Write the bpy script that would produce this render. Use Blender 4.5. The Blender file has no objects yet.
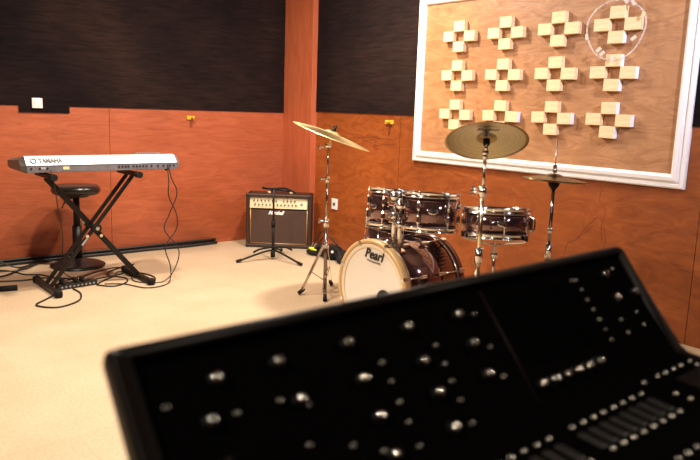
import bpy, bmesh, math, random
from mathutils import Vector, Matrix, Euler
random.seed(7)
PI = math.pi
R = math.radians
SC = bpy.context.scene
COL = SC.collection

# ------------------------------------------------------------------ materials
def new_mat(name):
    m = bpy.data.materials.new(name)
    m.use_nodes = True
    nt = m.node_tree
    b = nt.nodes['Principled BSDF']
    return m, nt, b

def plain(name, col, rough=0.5, metal=0.0, coat=0.0, vary=0.0, scale=20.0, spec=0.5, trans=0.0, alpha=1.0):
    m, nt, b = new_mat(name)
    b.inputs['Base Color'].default_value = (*col, 1)
    b.inputs['Roughness'].default_value = rough
    b.inputs['Metallic'].default_value = metal
    b.inputs['Coat Weight'].default_value = coat
    b.inputs['Coat Roughness'].default_value = 0.05
    b.inputs['Specular IOR Level'].default_value = spec
    b.inputs['Transmission Weight'].default_value = trans
    b.inputs['Alpha'].default_value = alpha
    if vary > 0:
        tc = nt.nodes.new('ShaderNodeTexCoord')
        n = nt.nodes.new('ShaderNodeTexNoise')
        n.inputs['Scale'].default_value = scale
        n.inputs['Detail'].default_value = 5
        r = nt.nodes.new('ShaderNodeValToRGB')
        r.color_ramp.elements[0].position = 0.3
        r.color_ramp.elements[1].position = 0.7
        r.color_ramp.elements[0].color = (*[c * (1 - vary) for c in col], 1)
        r.color_ramp.elements[1].color = (*[min(1, c * (1 + vary)) for c in col], 1)
        nt.links.new(tc.outputs['Object'], n.inputs['Vector'])
        nt.links.new(n.outputs['Fac'], r.inputs['Fac'])
        nt.links.new(r.outputs['Color'], b.inputs['Base Color'])
    return m

def wood(name, c1, c2, stretch, rough=0.45, scale=2.5, dist=1.2, blotch=None, bump=0.02, coat=0.0):
    """grain noise stretched along one axis plus large blotches"""
    m, nt, b = new_mat(name)
    L = nt.links.new
    tc = nt.nodes.new('ShaderNodeTexCoord')
    mp = nt.nodes.new('ShaderNodeMapping')
    mp.inputs['Scale'].default_value = stretch
    n = nt.nodes.new('ShaderNodeTexNoise')
    n.inputs['Scale'].default_value = scale
    n.inputs['Detail'].default_value = 7
    n.inputs['Roughness'].default_value = 0.6
    n.inputs['Distortion'].default_value = dist
    r = nt.nodes.new('ShaderNodeValToRGB')
    r.color_ramp.elements[0].position = 0.28
    r.color_ramp.elements[1].position = 0.72
    r.color_ramp.elements[0].color = (*c1, 1)
    r.color_ramp.elements[1].color = (*c2, 1)
    L(tc.outputs['Object'], mp.inputs['Vector'])
    L(mp.outputs['Vector'], n.inputs['Vector'])
    L(n.outputs['Fac'], r.inputs['Fac'])
    out = r.outputs['Color']
    if blotch:
        n2 = nt.nodes.new('ShaderNodeTexNoise')
        n2.inputs['Scale'].default_value = 1.3
        n2.inputs['Detail'].default_value = 3
        r2 = nt.nodes.new('ShaderNodeValToRGB')
        r2.color_ramp.elements[0].position = 0.35
        r2.color_ramp.elements[1].position = 0.65
        r2.color_ramp.elements[0].color = (*[blotch] * 3, 1)
        r2.color_ramp.elements[1].color = (1, 1, 1, 1)
        mx = nt.nodes.new('ShaderNodeMix')
        mx.data_type = 'RGBA'
        mx.blend_type = 'MULTIPLY'
        mx.inputs[0].default_value = 1
        L(tc.outputs['Object'], n2.inputs['Vector'])
        L(n2.outputs['Fac'], r2.inputs['Fac'])
        L(out, mx.inputs[6])
        L(r2.outputs['Color'], mx.inputs[7])
        out = mx.outputs[2]
    L(out, b.inputs['Base Color'])
    b.inputs['Roughness'].default_value = rough
    b.inputs['Coat Weight'].default_value = coat
    b.inputs['Coat Roughness'].default_value = 0.2
    bp = nt.nodes.new('ShaderNodeBump')
    bp.inputs['Strength'].default_value = 0.15
    bp.inputs['Distance'].default_value = bump
    L(n.outputs['Fac'], bp.inputs['Height'])
    L(bp.outputs['Normal'], b.inputs['Normal'])
    return m

M = {}
M['panel_left'] = wood('stained_plywood_left', (0.32, 0.071, 0.025), (0.46, 0.116, 0.046), (1, 1, 7), 0.42, 2.6, 2.0, 0.84)
M['panel_right'] = wood('stained_plywood_right', (0.23, 0.050, 0.009), (0.39, 0.102, 0.020), (1, 1.2, 3), 0.42, 2.6, 2.4, 0.74)
M['pillar'] = wood('stained_pillar', (0.38, 0.084, 0.030), (0.54, 0.138, 0.058), (6, 6, 0.8), 0.45, 2.0, 1.0, 0.85)
M['board'] = wood('birch_ply', (0.33, 0.140, 0.055), (0.53, 0.265, 0.120), (1, 1.2, 4.5), 0.45, 2.2, 3.0, 0.80)
M['block'] = wood('pale_pine', (0.72, 0.50, 0.26), (0.86, 0.66, 0.40), (1, 2, 14), 0.6, 6, 1.0, None, 0.004)
M['frame_white'] = plain('white_gloss_paint', (0.84, 0.80, 0.78), 0.35)
M['white_paint'] = plain('white_end_paint', (0.86, 0.84, 0.82), 0.5)
M['ceiling'] = plain('ceiling_dark', (0.10, 0.07, 0.055), 0.9)
M['wall_plain'] = plain('rear_wall_brown', (0.12, 0.05, 0.03), 0.8)
M['black'] = plain('black_satin', (0.012, 0.011, 0.011), 0.35)
M['black_matte'] = plain('black_rubber', (0.006, 0.0055, 0.005), 0.75, spec=0.3)
M['black_tube'] = plain('black_powder_coat', (0.007, 0.006, 0.0055), 0.45, spec=0.3)
M['vinyl'] = plain('black_vinyl', (0.016, 0.012, 0.010), 0.28)
M['cable'] = plain('black_cable', (0.014, 0.011, 0.010), 0.5)
M['chrome'] = plain('chrome', (0.80, 0.76, 0.74), 0.12, 1.0)
M['chrome_dark'] = plain('smoked_chrome', (0.34, 0.29, 0.27), 0.18, 1.0)
M['brass_steel'] = plain('warm_chrome', (0.76, 0.66, 0.52), 0.2, 1.0)
M['shell'] = plain('smoky_lacquer', (0.22, 0.12, 0.12), 0.09, 0.9, 0.8, 0.25, 7)
M['hoop_wood'] = plain('tan_hoop', (0.62, 0.40, 0.18), 0.3, 0, 0.6)
M['hoop_dark'] = plain('dark_hoop', (0.10, 0.035, 0.03), 0.2, 0.4, 0.8)
M['drum_head'] = plain('cream_drumhead', (0.82, 0.74, 0.66), 0.4)
M['head_ring'] = plain('drumhead_ring', (0.80, 0.66, 0.48), 0.4)
M['head_clear'] = plain('coated_head', (0.70, 0.66, 0.62), 0.3)
M['ink'] = plain('black_ink', (0.012, 0.010, 0.010), 0.5)
M['ink_grey'] = plain('grey_ink', (0.13, 0.13, 0.15), 0.5)
M['kb_silver'] = plain('silver_keyboard_shell', (0.62, 0.63, 0.64), 0.42, 0.15)
M['kb_grey'] = plain('grey_keyboard_rear', (0.16, 0.155, 0.18), 0.45, 0.1, vary=0.15, scale=30)
M['kb_end'] = plain('dark_keyboard_end', (0.10, 0.085, 0.075), 0.4)
M['kb_white'] = plain('key_white', (0.8, 0.79, 0.76), 0.3)
M['label_cream'] = plain('cream_label', (0.75, 0.66, 0.36), 0.6)
M['label_grey'] = plain('grey_label', (0.36, 0.36, 0.38), 0.6)
M['tolex'] = plain('brown_tolex', (0.034, 0.013, 0.007), 0.5, vary=0.25, scale=220)
M['grille'] = plain('brown_grille_cloth', (0.062, 0.029, 0.018), 0.8, vary=0.3, scale=260)
M['gold_trim'] = plain('gold_piping', (0.50, 0.28, 0.11), 0.35, 0.4)
M['amp_plate'] = plain('cream_control_plate', (0.80, 0.66, 0.42), 0.4, 0.1)
M['lime'] = plain('lime_yellow', (0.66, 0.74, 0.03), 0.5)
M['hook'] = plain('yellow_ochre', (0.72, 0.36, 0.015), 0.5)
M['switch'] = plain('white_switch', (0.85, 0.83, 0.80), 0.35)
M['switch_grey'] = plain('socket_hole', (0.10, 0.07, 0.06), 0.5)
M['console'] = plain('console_black', (0.0010, 0.0009, 0.0009), 0.6, spec=0.0)
M['console_rim'] = plain('console_rim_black', (0.0030, 0.0020, 0.0017), 0.42, spec=0.06)
M['console_line'] = plain('console_seam', (0.006, 0.002, 0.0017), 0.6, spec=0.1)
M['console_print'] = plain('console_print', (0.006, 0.004, 0.0036), 0.5)
M['screen'] = plain('dark_display', (0.0007, 0.0007, 0.0007), 0.4, spec=0.0)
M['knob'] = plain('glossy_knob', (0.002, 0.002, 0.002), 0.4, spec=0.1)
M['knob_glint_cap'] = plain('knob_glint_metal', (0.36, 0.34, 0.32), 0.11, 1.0)  # mirror metal for the domes added to catch lamp highlights
M['button'] = plain('grey_button', (0.19, 0.178, 0.16), 0.25, 1.0)
M['button_dim'] = plain('dark_button', (0.08, 0.075, 0.07), 0.25, 1.0)
M['meter'] = plain('meter_strip', (0.006, 0.0053, 0.0048), 0.45)
M['desk'] = plain('desk_black', (0.02, 0.017, 0.015), 0.6)
M['pencil'] = plain('pencil_mark', (0.20, 0.045, 0.015), 0.8)
M['cymbal_dark'] = plain('cymbal_underside', (0.20, 0.13, 0.05), 0.3, 1.0)

def cymbal_mat(name, c1, c2, rough):
    m, nt, b = new_mat(name)
    L = nt.links.new
    tc = nt.nodes.new('ShaderNodeTexCoord')
    ln = nt.nodes.new('ShaderNodeVectorMath'); ln.operation = 'LENGTH'
    sx = nt.nodes.new('ShaderNodeSeparateXYZ')
    cx = nt.nodes.new('ShaderNodeCombineXYZ')
    L(tc.outputs['Object'], sx.inputs[0])
    L(sx.outputs[0], cx.inputs[0]); L(sx.outputs[1], cx.inputs[1])
    L(cx.outputs[0], ln.inputs[0])
    w = nt.nodes.new('ShaderNodeTexNoise'); w.noise_dimensions = '1D'
    w.inputs['Scale'].default_value = 160
    w.inputs['Detail'].default_value = 3
    L(ln.outputs['Value'], w.inputs['W'])
    r = nt.nodes.new('ShaderNodeValToRGB')
    r.color_ramp.elements[0].position = 0.3
    r.color_ramp.elements[1].position = 0.7
    r.color_ramp.elements[0].color = (*c1, 1)
    r.color_ramp.elements[1].color = (*c2, 1)
    L(w.outputs['Fac'], r.inputs['Fac'])
    L(r.outputs['Color'], b.inputs['Base Color'])
    bp = nt.nodes.new('ShaderNodeBump')
    bp.inputs['Strength'].default_value = 0.25
    bp.inputs['Distance'].default_value = 0.001
    L(w.outputs['Fac'], bp.inputs['Height'])
    L(bp.outputs['Normal'], b.inputs['Normal'])
    b.inputs['Metallic'].default_value = 1
    b.inputs['Roughness'].default_value = rough
    b.inputs['Anisotropic'].default_value = 0.5
    return m
M['cymbal_shaded'] = cymbal_mat('shaded_bronze_cymbal', (0.30, 0.205, 0.075), (0.46, 0.33, 0.14), 0.36)  # darker copy of the lit bronze, shade put into the colour
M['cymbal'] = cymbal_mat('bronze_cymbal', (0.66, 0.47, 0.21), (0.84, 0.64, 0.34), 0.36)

def floor_mat():
    m, nt, b = new_mat('speckled_vinyl_floor')
    L = nt.links.new
    tc = nt.nodes.new('ShaderNodeTexCoord')
    n1 = nt.nodes.new('ShaderNodeTexNoise'); n1.inputs['Scale'].default_value = 70; n1.inputs['Detail'].default_value = 4
    n2 = nt.nodes.new('ShaderNodeTexNoise'); n2.inputs['Scale'].default_value = 2.2; n2.inputs['Detail'].default_value = 4
    r1 = nt.nodes.new('ShaderNodeValToRGB')
    r1.color_ramp.elements[0].position = 0.35; r1.color_ramp.elements[1].position = 0.6
    r1.color_ramp.elements[0].color = (0.53, 0.405, 0.27, 1)
    r1.color_ramp.elements[1].color = (0.60, 0.475, 0.33, 1)
    r2 = nt.nodes.new('ShaderNodeValToRGB')
    r2.color_ramp.elements[0].position = 0.35; r2.color_ramp.elements[1].position = 0.65
    r2.color_ramp.elements[0].color = (0.90, 0.88, 0.84, 1)
    r2.color_ramp.elements[1].color = (1, 1, 1, 1)
    mx = nt.nodes.new('ShaderNodeMix'); mx.data_type = 'RGBA'; mx.blend_type = 'MULTIPLY'; mx.inputs[0].default_value = 1
    L(tc.outputs['Object'], n1.inputs['Vector']); L(tc.outputs['Object'], n2.inputs['Vector'])
    L(n1.outputs['Fac'], r1.inputs['Fac']); L(n2.outputs['Fac'], r2.inputs['Fac'])
    L(r1.outputs['Color'], mx.inputs[6]); L(r2.outputs['Color'], mx.inputs[7])
    # seams between the wide vinyl boards
    bk = nt.nodes.new('ShaderNodeTexBrick')
    bk.inputs['Scale'].default_value = 1.0
    bk.inputs['Brick Width'].default_value = 1.8
    bk.inputs['Row Height'].default_value = 0.92
    bk.inputs['Mortar Size'].default_value = 0.0025
    bk.inputs['Color1'].default_value = (1, 1, 1, 1)
    bk.inputs['Color2'].default_value = (0.97, 0.96, 0.95, 1)
    bk.inputs['Mortar'].default_value = (0.90, 0.87, 0.83, 1)
    L(tc.outputs['Object'], bk.inputs['Vector'])
    m2 = nt.nodes.new('ShaderNodeMix'); m2.data_type = 'RGBA'; m2.blend_type = 'MULTIPLY'; m2.inputs[0].default_value = 1
    L(mx.outputs[2], m2.inputs[6]); L(bk.outputs['Color'], m2.inputs[7])
    L(m2.outputs[2], b.inputs['Base Color'])
    b.inputs['Roughness'].default_value = 0.42
    b.inputs['Specular IOR Level'].default_value = 0.4
    return m
M['floor'] = floor_mat()

def fabric_mat():
    m, nt, b = new_mat('black_acoustic_cloth')
    L = nt.links.new
    tc = nt.nodes.new('ShaderNodeTexCoord')
    mp = nt.nodes.new('ShaderNodeMapping'); mp.inputs['Scale'].default_value = (1, 1, 9)
    n = nt.nodes.new('ShaderNodeTexNoise'); n.inputs['Scale'].default_value = 5; n.inputs['Detail'].default_value = 8
    n.inputs['Roughness'].default_value = 0.7
    r = nt.nodes.new('ShaderNodeValToRGB')
    r.color_ramp.elements[0].position = 0.3; r.color_ramp.elements[1].position = 0.75
    r.color_ramp.elements[0].color = (0.007, 0.0042, 0.0040, 1)
    r.color_ramp.elements[1].color = (0.026, 0.015, 0.0135, 1)
    L(tc.outputs['Object'], mp.inputs['Vector']); L(mp.outputs['Vector'], n.inputs['Vector'])
    n3 = nt.nodes.new('ShaderNodeTexNoise'); n3.inputs['Scale'].default_value = 0.9; n3.inputs['Detail'].default_value = 3
    r3 = nt.nodes.new('ShaderNodeValToRGB')
    r3.color_ramp.elements[0].position = 0.38; r3.color_ramp.elements[1].position = 0.62
    r3.color_ramp.elements[0].color = (0.42, 0.36, 0.50, 1)
    r3.color_ramp.elements[1].color = (1.15, 1.0, 0.9, 1)
    mx = nt.nodes.new('ShaderNodeMix'); mx.data_type = 'RGBA'; mx.blend_type = 'MULTIPLY'; mx.inputs[0].default_value = 1
    L(tc.outputs['Object'], n3.inputs['Vector']); L(n3.outputs['Fac'], r3.inputs['Fac'])
    L(n.outputs['Fac'], r.inputs['Fac'])
    L(r.outputs['Color'], mx.inputs[6]); L(r3.outputs['Color'], mx.inputs[7])
    L(mx.outputs[2], b.inputs['Base Color'])
    b.inputs['Roughness'].default_value = 0.9
    b.inputs['Specular IOR Level'].default_value = 0.12
    b.inputs['Sheen Weight'].default_value = 0.02
    b.inputs['Sheen Tint'].default_value = (0.8, 0.5, 0.4, 1)
    return m
M['fabric'] = fabric_mat()

def plastic_mat():
    m, nt, b = new_mat('clear_plastic')
    b.inputs['Base Color'].default_value = (0.9, 0.86, 0.82, 1)
    b.inputs['Roughness'].default_value = 0.15
    b.inputs['Alpha'].default_value = 0.2
    return m
M['plastic'] = plastic_mat()
M['tag_plastic'] = plain('milky_tag', (0.8, 0.74, 0.66), 0.3, alpha=0.55)

# ------------------------------------------------------------------ mesh helpers
def basis(z):
    z = Vector(z).normalized()
    a = Vector((0, 0, 1)) if abs(z.z) < 0.95 else Vector((1, 0, 0))
    x = a.cross(z).normalized()
    y = z.cross(x)
    return Matrix((x, y, z)).transposed()

class MB:
    def __init__(s):
        s.bm = bmesh.new()
    def box(s, c, size, rot=None, bevel=0.0, seg=2):
        r = bmesh.ops.create_cube(s.bm, size=1)
        vs = r['verts']
        mt = Matrix.Diagonal((*size, 1))
        if rot is not None:
            mt = rot.to_4x4() @ mt
        mt = Matrix.Translation(c) @ mt
        bmesh.ops.transform(s.bm, matrix=mt, verts=vs)
        if bevel > 0:
            es = list({e for v in vs for e in v.link_edges})
            bmesh.ops.bevel(s.bm, geom=es, offset=bevel, segments=seg, affect='EDGES', profile=0.5)
        return s
    def cyl(s, a, b, r, r2=None, n=16, caps=True):
        a = Vector(a); b = Vector(b)
        d = b - a
        if r2 is None: r2 = r
        B = basis(d)
        va = []; vb = []
        for k in range(n):
            t = 2 * PI * k / n
            u = B @ Vector((math.cos(t), math.sin(t), 0))
            va.append(s.bm.verts.new(a + u * r)); vb.append(s.bm.verts.new(b + u * r2))
        for k in range(n):
            j = (k + 1) % n
            s.bm.faces.new((va[k], va[j], vb[j], vb[k])).smooth = True
        if caps:
            s.bm.faces.new(va[::-1]); s.bm.faces.new(vb)
        return s
    def lathe(s, prof, n=32, mat=None, closed=False):
        """profile of (r, z) about local z"""
        mt = mat or Matrix.Identity(4)
        rings = []
        for (r, z) in prof:
            if r < 1e-6:
                rings.append([s.bm.verts.new(mt @ Vector((0, 0, z)))])
            else:
                rings.append([s.bm.verts.new(mt @ Vector((r * math.cos(2 * PI * k / n), r * math.sin(2 * PI * k / n), z))) for k in range(n)])
        pairs = list(zip(rings[:-1], rings[1:]))
        if closed: pairs.append((rings[-1], rings[0]))
        for A, B in pairs:
            for k in range(n):
                j = (k + 1) % n
                a0 = A[k % len(A)]; a1 = A[j % len(A)]; b0 = B[k % len(B)]; b1 = B[j % len(B)]
                vs = []
                for v in (a0, a1, b1, b0):
                    if v not in vs: vs.append(v)
                if len(vs) > 2:
                    f = s.bm.faces.new(vs); f.smooth = True
        return s
    def tube(s, pts, r, n=8, closed=False):
        pts = [Vector(p) for p in pts]
        rings = []
        prev = None
        N = len(pts)
        for i, p in enumerate(pts):
            if closed: t = pts[(i + 1) % N] - pts[i - 1]
            else: t = pts[min(i + 1, N - 1)] - pts[max(i - 1, 0)]
            t.normalize()
            if prev is None: x = basis(t).col[0].copy()
            else:
                x = prev - t * prev.dot(t)
                x.normalize()
            prev = x
            y = t.cross(x)
            rings.append([s.bm.verts.new(p + (x * math.cos(2 * PI * k / n) + y * math.sin(2 * PI * k / n)) * r) for k in range(n)])
        rg = range(N if closed else N - 1)
        for i in rg:
            A = rings[i]; B = rings[(i + 1) % N]
            for k in range(n):
                j = (k + 1) % n
                s.bm.faces.new((A[k], A[j], B[j], B[k])).smooth = True
        if not closed:
            s.bm.faces.new(rings[0][::-1]); s.bm.faces.new(rings[-1])
        return s
    def prism(s, poly, a0, a1, axis='x'):
        """closed polygon in the plane across axis, extruded from a0 to a1"""
        def P(p, a):
            if axis == 'x': return Vector((a, p[0], p[1]))
            if axis == 'y': return Vector((p[0], a, p[1]))
            return Vector((p[0], p[1], a))
        A = [s.bm.verts.new(P(p, a0)) for p in poly]
        B = [s.bm.verts.new(P(p, a1)) for p in poly]
        n = len(poly)
        s.bm.faces.new(A[::-1]); s.bm.faces.new(B)
        for k in range(n):
            j = (k + 1) % n
            s.bm.faces.new((A[k], A[j], B[j], B[k]))
        return s
    def sphere(s, c, r, sc=(1, 1, 1), n=16):
        q = bmesh.ops.create_uvsphere(s.bm, u_segments=n, v_segments=n // 2, radius=r)
        bmesh.ops.transform(s.bm, matrix=Matrix.Translation(c) @ Matrix.Diagonal((*sc, 1)), verts=q['verts'])
        for v in q['verts']:
            for f in v.link_faces: f.smooth = True
        return s
    def xf(s, mat):
        bmesh.ops.transform(s.bm, matrix=mat, verts=s.bm.verts)
        return s

def origin(o):
    v = Vector((0, 0, 0))
    while o is not None:
        v += o.location
        o = o.parent
    return v

def obj(name, mb, mat, parent=None, world=False, loc=None):
    """ONE mesh object; world=True: the shape was given in room coordinates"""
    bm = mb.bm
    if world and parent is not None:
        bmesh.ops.translate(bm, vec=-origin(parent), verts=bm.verts)
    if loc is not None and world and parent is None:
        bmesh.ops.translate(bm, vec=-Vector(loc), verts=bm.verts)
    bmesh.ops.recalc_face_normals(bm, faces=bm.faces)
    me = bpy.data.meshes.new(name)
    bm.to_mesh(me); bm.free()
    me.materials.append(M[mat] if isinstance(mat, str) else mat)
    o = bpy.data.objects.new(name, me)
    COL.objects.link(o)
    if loc is not None: o.location = loc
    if parent is not None: o.parent = parent
    return o

def tag(o, label=None, cat=None, group=None, kind=None):
    if label: o['label'] = label
    if cat: o['category'] = cat
    if group: o['group'] = group
    if kind: o['kind'] = kind
    return o

def thing(name, label, cat, loc=(0, 0, 0), rot=(0, 0, 0), group=None):
    o = bpy.data.objects.new(name, None)
    o.empty_display_size = 0.1
    COL.objects.link(o)
    o.location = loc; o.rotation_euler = rot
    return tag(o, label, cat, group)

def struct(name, mb, mat):
    return tag(obj(name, mb, mat), kind='structure')

def copy_part(o, parent, loc=None):
    c = o.copy(); COL.objects.link(c); c.parent = parent
    if loc is not None: c.location = loc
    for ch in list(o.children):
        copy_part(ch, c)
    return c

def text_mesh(name, body, size, mat, parent, matrix, shear=0.0, offset=0.0, extrude=0.0006, xscale=1.0):
    cu = bpy.data.curves.new(name, 'FONT')
    cu.body = body; cu.size = size; cu.shear = shear; cu.offset = offset; cu.extrude = extrude
    cu.align_x = 'CENTER'; cu.align_y = 'CENTER'; cu.resolution_u = 3
    t = bpy.data.objects.new(name, cu)
    me = bpy.data.meshes.new_from_object(t)
    bpy.data.objects.remove(t)
    me.materials.clear(); me.materials.append(M[mat])
    me.transform(Matrix.Diagonal((xscale, 1, 1, 1)))
    me.transform(matrix)
    me.name = name
    o = bpy.data.objects.new(name, me)
    COL.objects.link(o)
    o.parent = parent
    return o

def smooth_pts(pts, k=6):
    """Catmull-Rom through the points"""
    P = [Vector(p) for p in pts]
    P = [P[0]] + P + [P[-1]]
    out = []
    for i in range(1, len(P) - 2):
        for j in range(k):
            t = j / k
            a, b, c, d = P[i - 1], P[i], P[i + 1], P[i + 2]
            out.append(0.5 * ((2 * b) + (c - a) * t + (2 * a - 5 * b + 4 * c - d) * t * t + (3 * b - a - 3 * c + d) * t ** 3))
    out.append(P[-2])
    return out

# ------------------------------------------------------------------ the room
YW, XW = 6.154, 4.28
X0, Y0, ZC = -3.2, -2.4, 3.05
struct('floor', MB().box(((X0 + XW) / 2, (Y0 + YW) / 2, -0.05), (XW - X0 + 0.4, YW - Y0 + 0.4, 0.1)), 'floor')
struct('ceiling', MB().box(((X0 + XW) / 2, (Y0 + YW) / 2, ZC + 0.05), (XW - X0 + 0.4, YW - Y0 + 0.4, 0.1)), 'ceiling')
struct('wall_left', MB().box(((X0 + XW) / 2, YW + 0.075, ZC / 2), (XW - X0 + 0.4, 0.1, ZC)), 'panel_left')
struct('wall_right', MB().box((XW + 0.075, (Y0 + YW) / 2, ZC / 2), (0.1, YW - Y0 + 0.1, ZC)), 'panel_right')
struct('wall_back', MB().box(((X0 + XW) / 2, Y0 - 0.05, ZC / 2), (XW - X0 + 0.4, 0.1, ZC)), 'wall_plain')
struct('wall_side', MB().box((X0 - 0.05, (Y0 + YW) / 2, ZC / 2), (0.1, YW - Y0, ZC)), 'wall_plain')
nt_ = [0]
def trim(mb, mat):
    nt_[0] += 1
    return struct('trim_%d' % nt_[0], mb, mat)
# wooden lining boards below, black cloth above (the board joints are real gaps)
XP = 4.215     # face of the corner pillar
for x0, x1 in ((X0, 0.05), (0.053, 2.369), (2.373, XW)):
    trim(MB().box(((x0 + x1) / 2, YW + 0.0125, 0.63), (x1 - x0, 0.025, 1.36)), 'panel_left')
trim(MB().box(((X0 + XW) / 2, YW + 0.008, (1.304 + ZC) / 2), (XW - X0, 0.034, ZC - 1.304)), 'fabric')
trim(MB().box((1.828, YW + 0.006, 1.277), (0.40, 0.036, 0.056)), 'fabric')
for y0, y1 in ((Y0, 1.842), (1.846, 4.452), (4.456, YW)):
    trim(MB().box((XW + 0.0125, (y0 + y1) / 2, 0.64), (0.025, y1 - y0, 1.38)), 'panel_right')
trim(MB().box((XW + 0.008, (Y0 + YW) / 2, (1.330 + ZC) / 2), (0.034, YW - Y0, ZC - 1.330)), 'fabric')
trim(MB().box(((XP + XW + 0.02) / 2, (5.665 + YW) / 2, ZC / 2), (XW + 0.02 - XP, YW - 5.665, ZC), bevel=0.003), 'pillar')

# ------------------------------------------------------------------ block panel on the right wall
pn = thing('sound_diffuser_panel', 'big framed plywood panel with twelve crosses of wooden blocks on right wall', 'wall panel', (XW, 3.115, 0.95))
fy0, fy1, fz0, fz1 = 1.945, 4.268, 0.951, 2.305
XB = 4.262
b = MB().box(((XB + XW) / 2 , (fy0 + fy1) / 2, (fz0 + fz1) / 2), (XW - XB, fy1 - fy0 - 0.02, fz1 - fz0 - 0.02))
obj('board', b, 'board', pn, True)
prof = [(0.0, 0.0), (0.0, 0.020), (0.008, 0.028), (0.026, 0.030), (0.032, 0.022), (0.038, 0.022), (0.048, 0.040), (0.070, 0.044), (0.082, 0.036), (0.088, 0.020), (0.088, 0.0)]
b = MB()
rings = []
for (cy, cz, sy, sz) in ((fy0, fz0, 1, 1), (fy1, fz0, -1, 1), (fy1, fz1, -1, -1), (fy0, fz1, 1, -1)):
    rings.append([b.bm.verts.new((XW - 0.001 - h, cy + sy * w, cz + sz * w)) for (w, h) in prof])
for i in range(4):
    A, B = rings[i], rings[(i + 1) % 4]
    for k in range(len(prof)):
        j = (k + 1) % len(prof)
        b.bm.faces.new((A[k], A[j], B[j], B[k]))
obj('frame', b, 'frame_white', pn, True)
bw, bh, bd = 0.106, 0.077, 0.042
bproto = obj('wood_block', MB().box((0, 0, 0), (bd, bw, bh), bevel=0.002, seg=1), 'block', pn)
eproto = obj('painted_end', MB().box((0, -bw / 2 - 0.0006, 0), (bd * 0.96, 0.0012, bh * 0.95)), 'white_paint', bproto)
eproto['label'] = 'white painted end of the block'
first = True
o0 = origin(pn)
for ci, cy in enumerate((3.79, 3.345, 2.900, 2.468)):
    for ri, cz in enumerate((1.947, 1.649, 1.349)):
        for k, (dy, dz) in enumerate(((0, 0.077), (0.106, 0.004), (-0.106, 0), (0, -0.077))):
            l = Vector((XB - bd / 2 - 0.0005, cy + dy, cz + dz)) - o0
            white = (ci == 3 and ri > 0 and k != 1) or (ci == 2 and ri == 2 and k == 2) or (ci == 3 and ri == 0 and k == 3) or (ci == 1 and ri == 2 and k == 2)
            o = bproto.copy(); COL.objects.link(o); o.parent = pn; o.location = l
            o.rotation_euler = (random.uniform(-0.03, 0.03), 0, 0)
            if white:
                e = eproto.copy(); COL.objects.link(e); e.parent = o
bpy.data.objects.remove(eproto); bpy.data.objects.remove(bproto)

# clear plastic loop hung over the top right cross
lp = thing('plastic_loop', 'clear plastic loop with small tags hung round the top right block cross', 'plastic loop', (4.2, 2.47, 1.92))
pts = []
for k in range(40):
    t = 2 * PI * k / 40
    pts.append((4.2125 + 0.0005 * math.sin(3 * t), 2.47 + 0.200 * math.cos(t) * (1 + 0.05 * math.sin(3 * t)), 1.915 + 0.185 * math.sin(t)))
obj('loop_band', MB().tube(pts, 0.0065, 6, True), 'plastic', lp, True)
for (y, z, a) in ((2.568, 1.795, 0.9), (2.54, 1.77, 0.8), (2.335, 1.855, 0.9), (2.47, 1.735, 0.1), (2.41, 2.085, -0.7), (2.36, 2.07, -0.6), (2.29, 1.99, 0.4), (2.662, 1.88, -0.2), (2.47, 2.11, 0.3)):
    r = Matrix.Rotation(a, 3, 'X')
    obj('tag', MB().box((4.204, y, z), (0.006, 0.022, 0.040), r, 0.004), 'tag_plastic' if a != 0.4 else 'block', lp, True)

# ------------------------------------------------------------------ wall fittings
t = thing('light_switch', 'white square switch box on the black strip of left wall', 'switch', (1.765, YW - 0.012, 1.325))
obj('back_box', MB().box((0, -0.011, 0), (0.082, 0.022, 0.082), bevel=0.005), 'switch', t)
obj('rocker', MB().box((0, -0.025, 0), (0.05, 0.006, 0.055), Matrix.Rotation(0.06, 3, 'X'), 0.002), 'switch', t)
t = thing('wall_socket', 'white wall socket low on right wall behind the gold cymbal', 'socket', (XW, 5.327, 0.442))
obj('plate', MB().box((-0.006, 0, 0), (0.012, 0.085, 0.105), bevel=0.004), 'switch', t)
obj('socket_hole', MB().cyl((-0.012, 0, 0), (-0.0145, 0, 0), 0.017, n=20), 'switch_grey', t)
def hook(x, y, z, rz, label, w):
    t = thing('wall_hook', label, 'hook', (x, y, z), (0, 0, rz), 'yellow wall hooks')
    obj('mount', MB().box((0, -0.008, 0), (w, 0.016, 0.035), bevel=0.005), 'hook', t)
    obj('peg', MB().cyl((0.012, -0.014, 0), (0.012, -0.045, 0.004), 0.011, n=12).sphere((0.012, -0.047, 0.004), 0.014), 'hook', t)
    s = MB().tube(smooth_pts([(0.01, -0.03, -0.008), (0.012, -0.022, -0.05), (0.006, -0.018, -0.09)]), 0.0025, 6)
    s.tube(smooth_pts([(0.004, -0.03, -0.008), (-0.004, -0.022, -0.045), (-0.008, -0.018, -0.075)]), 0.0025, 6)
    obj('cord', s, 'pencil', t)
    return t
hook(3.148, YW, 1.232, 0, 'yellow hook with short cord on the left wall above the keyboard cables', 0.075)
hook(XW, 4.588, 1.262, -PI / 2, 'yellow hook with short cord on right wall below the black cloth', 0.105)

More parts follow.
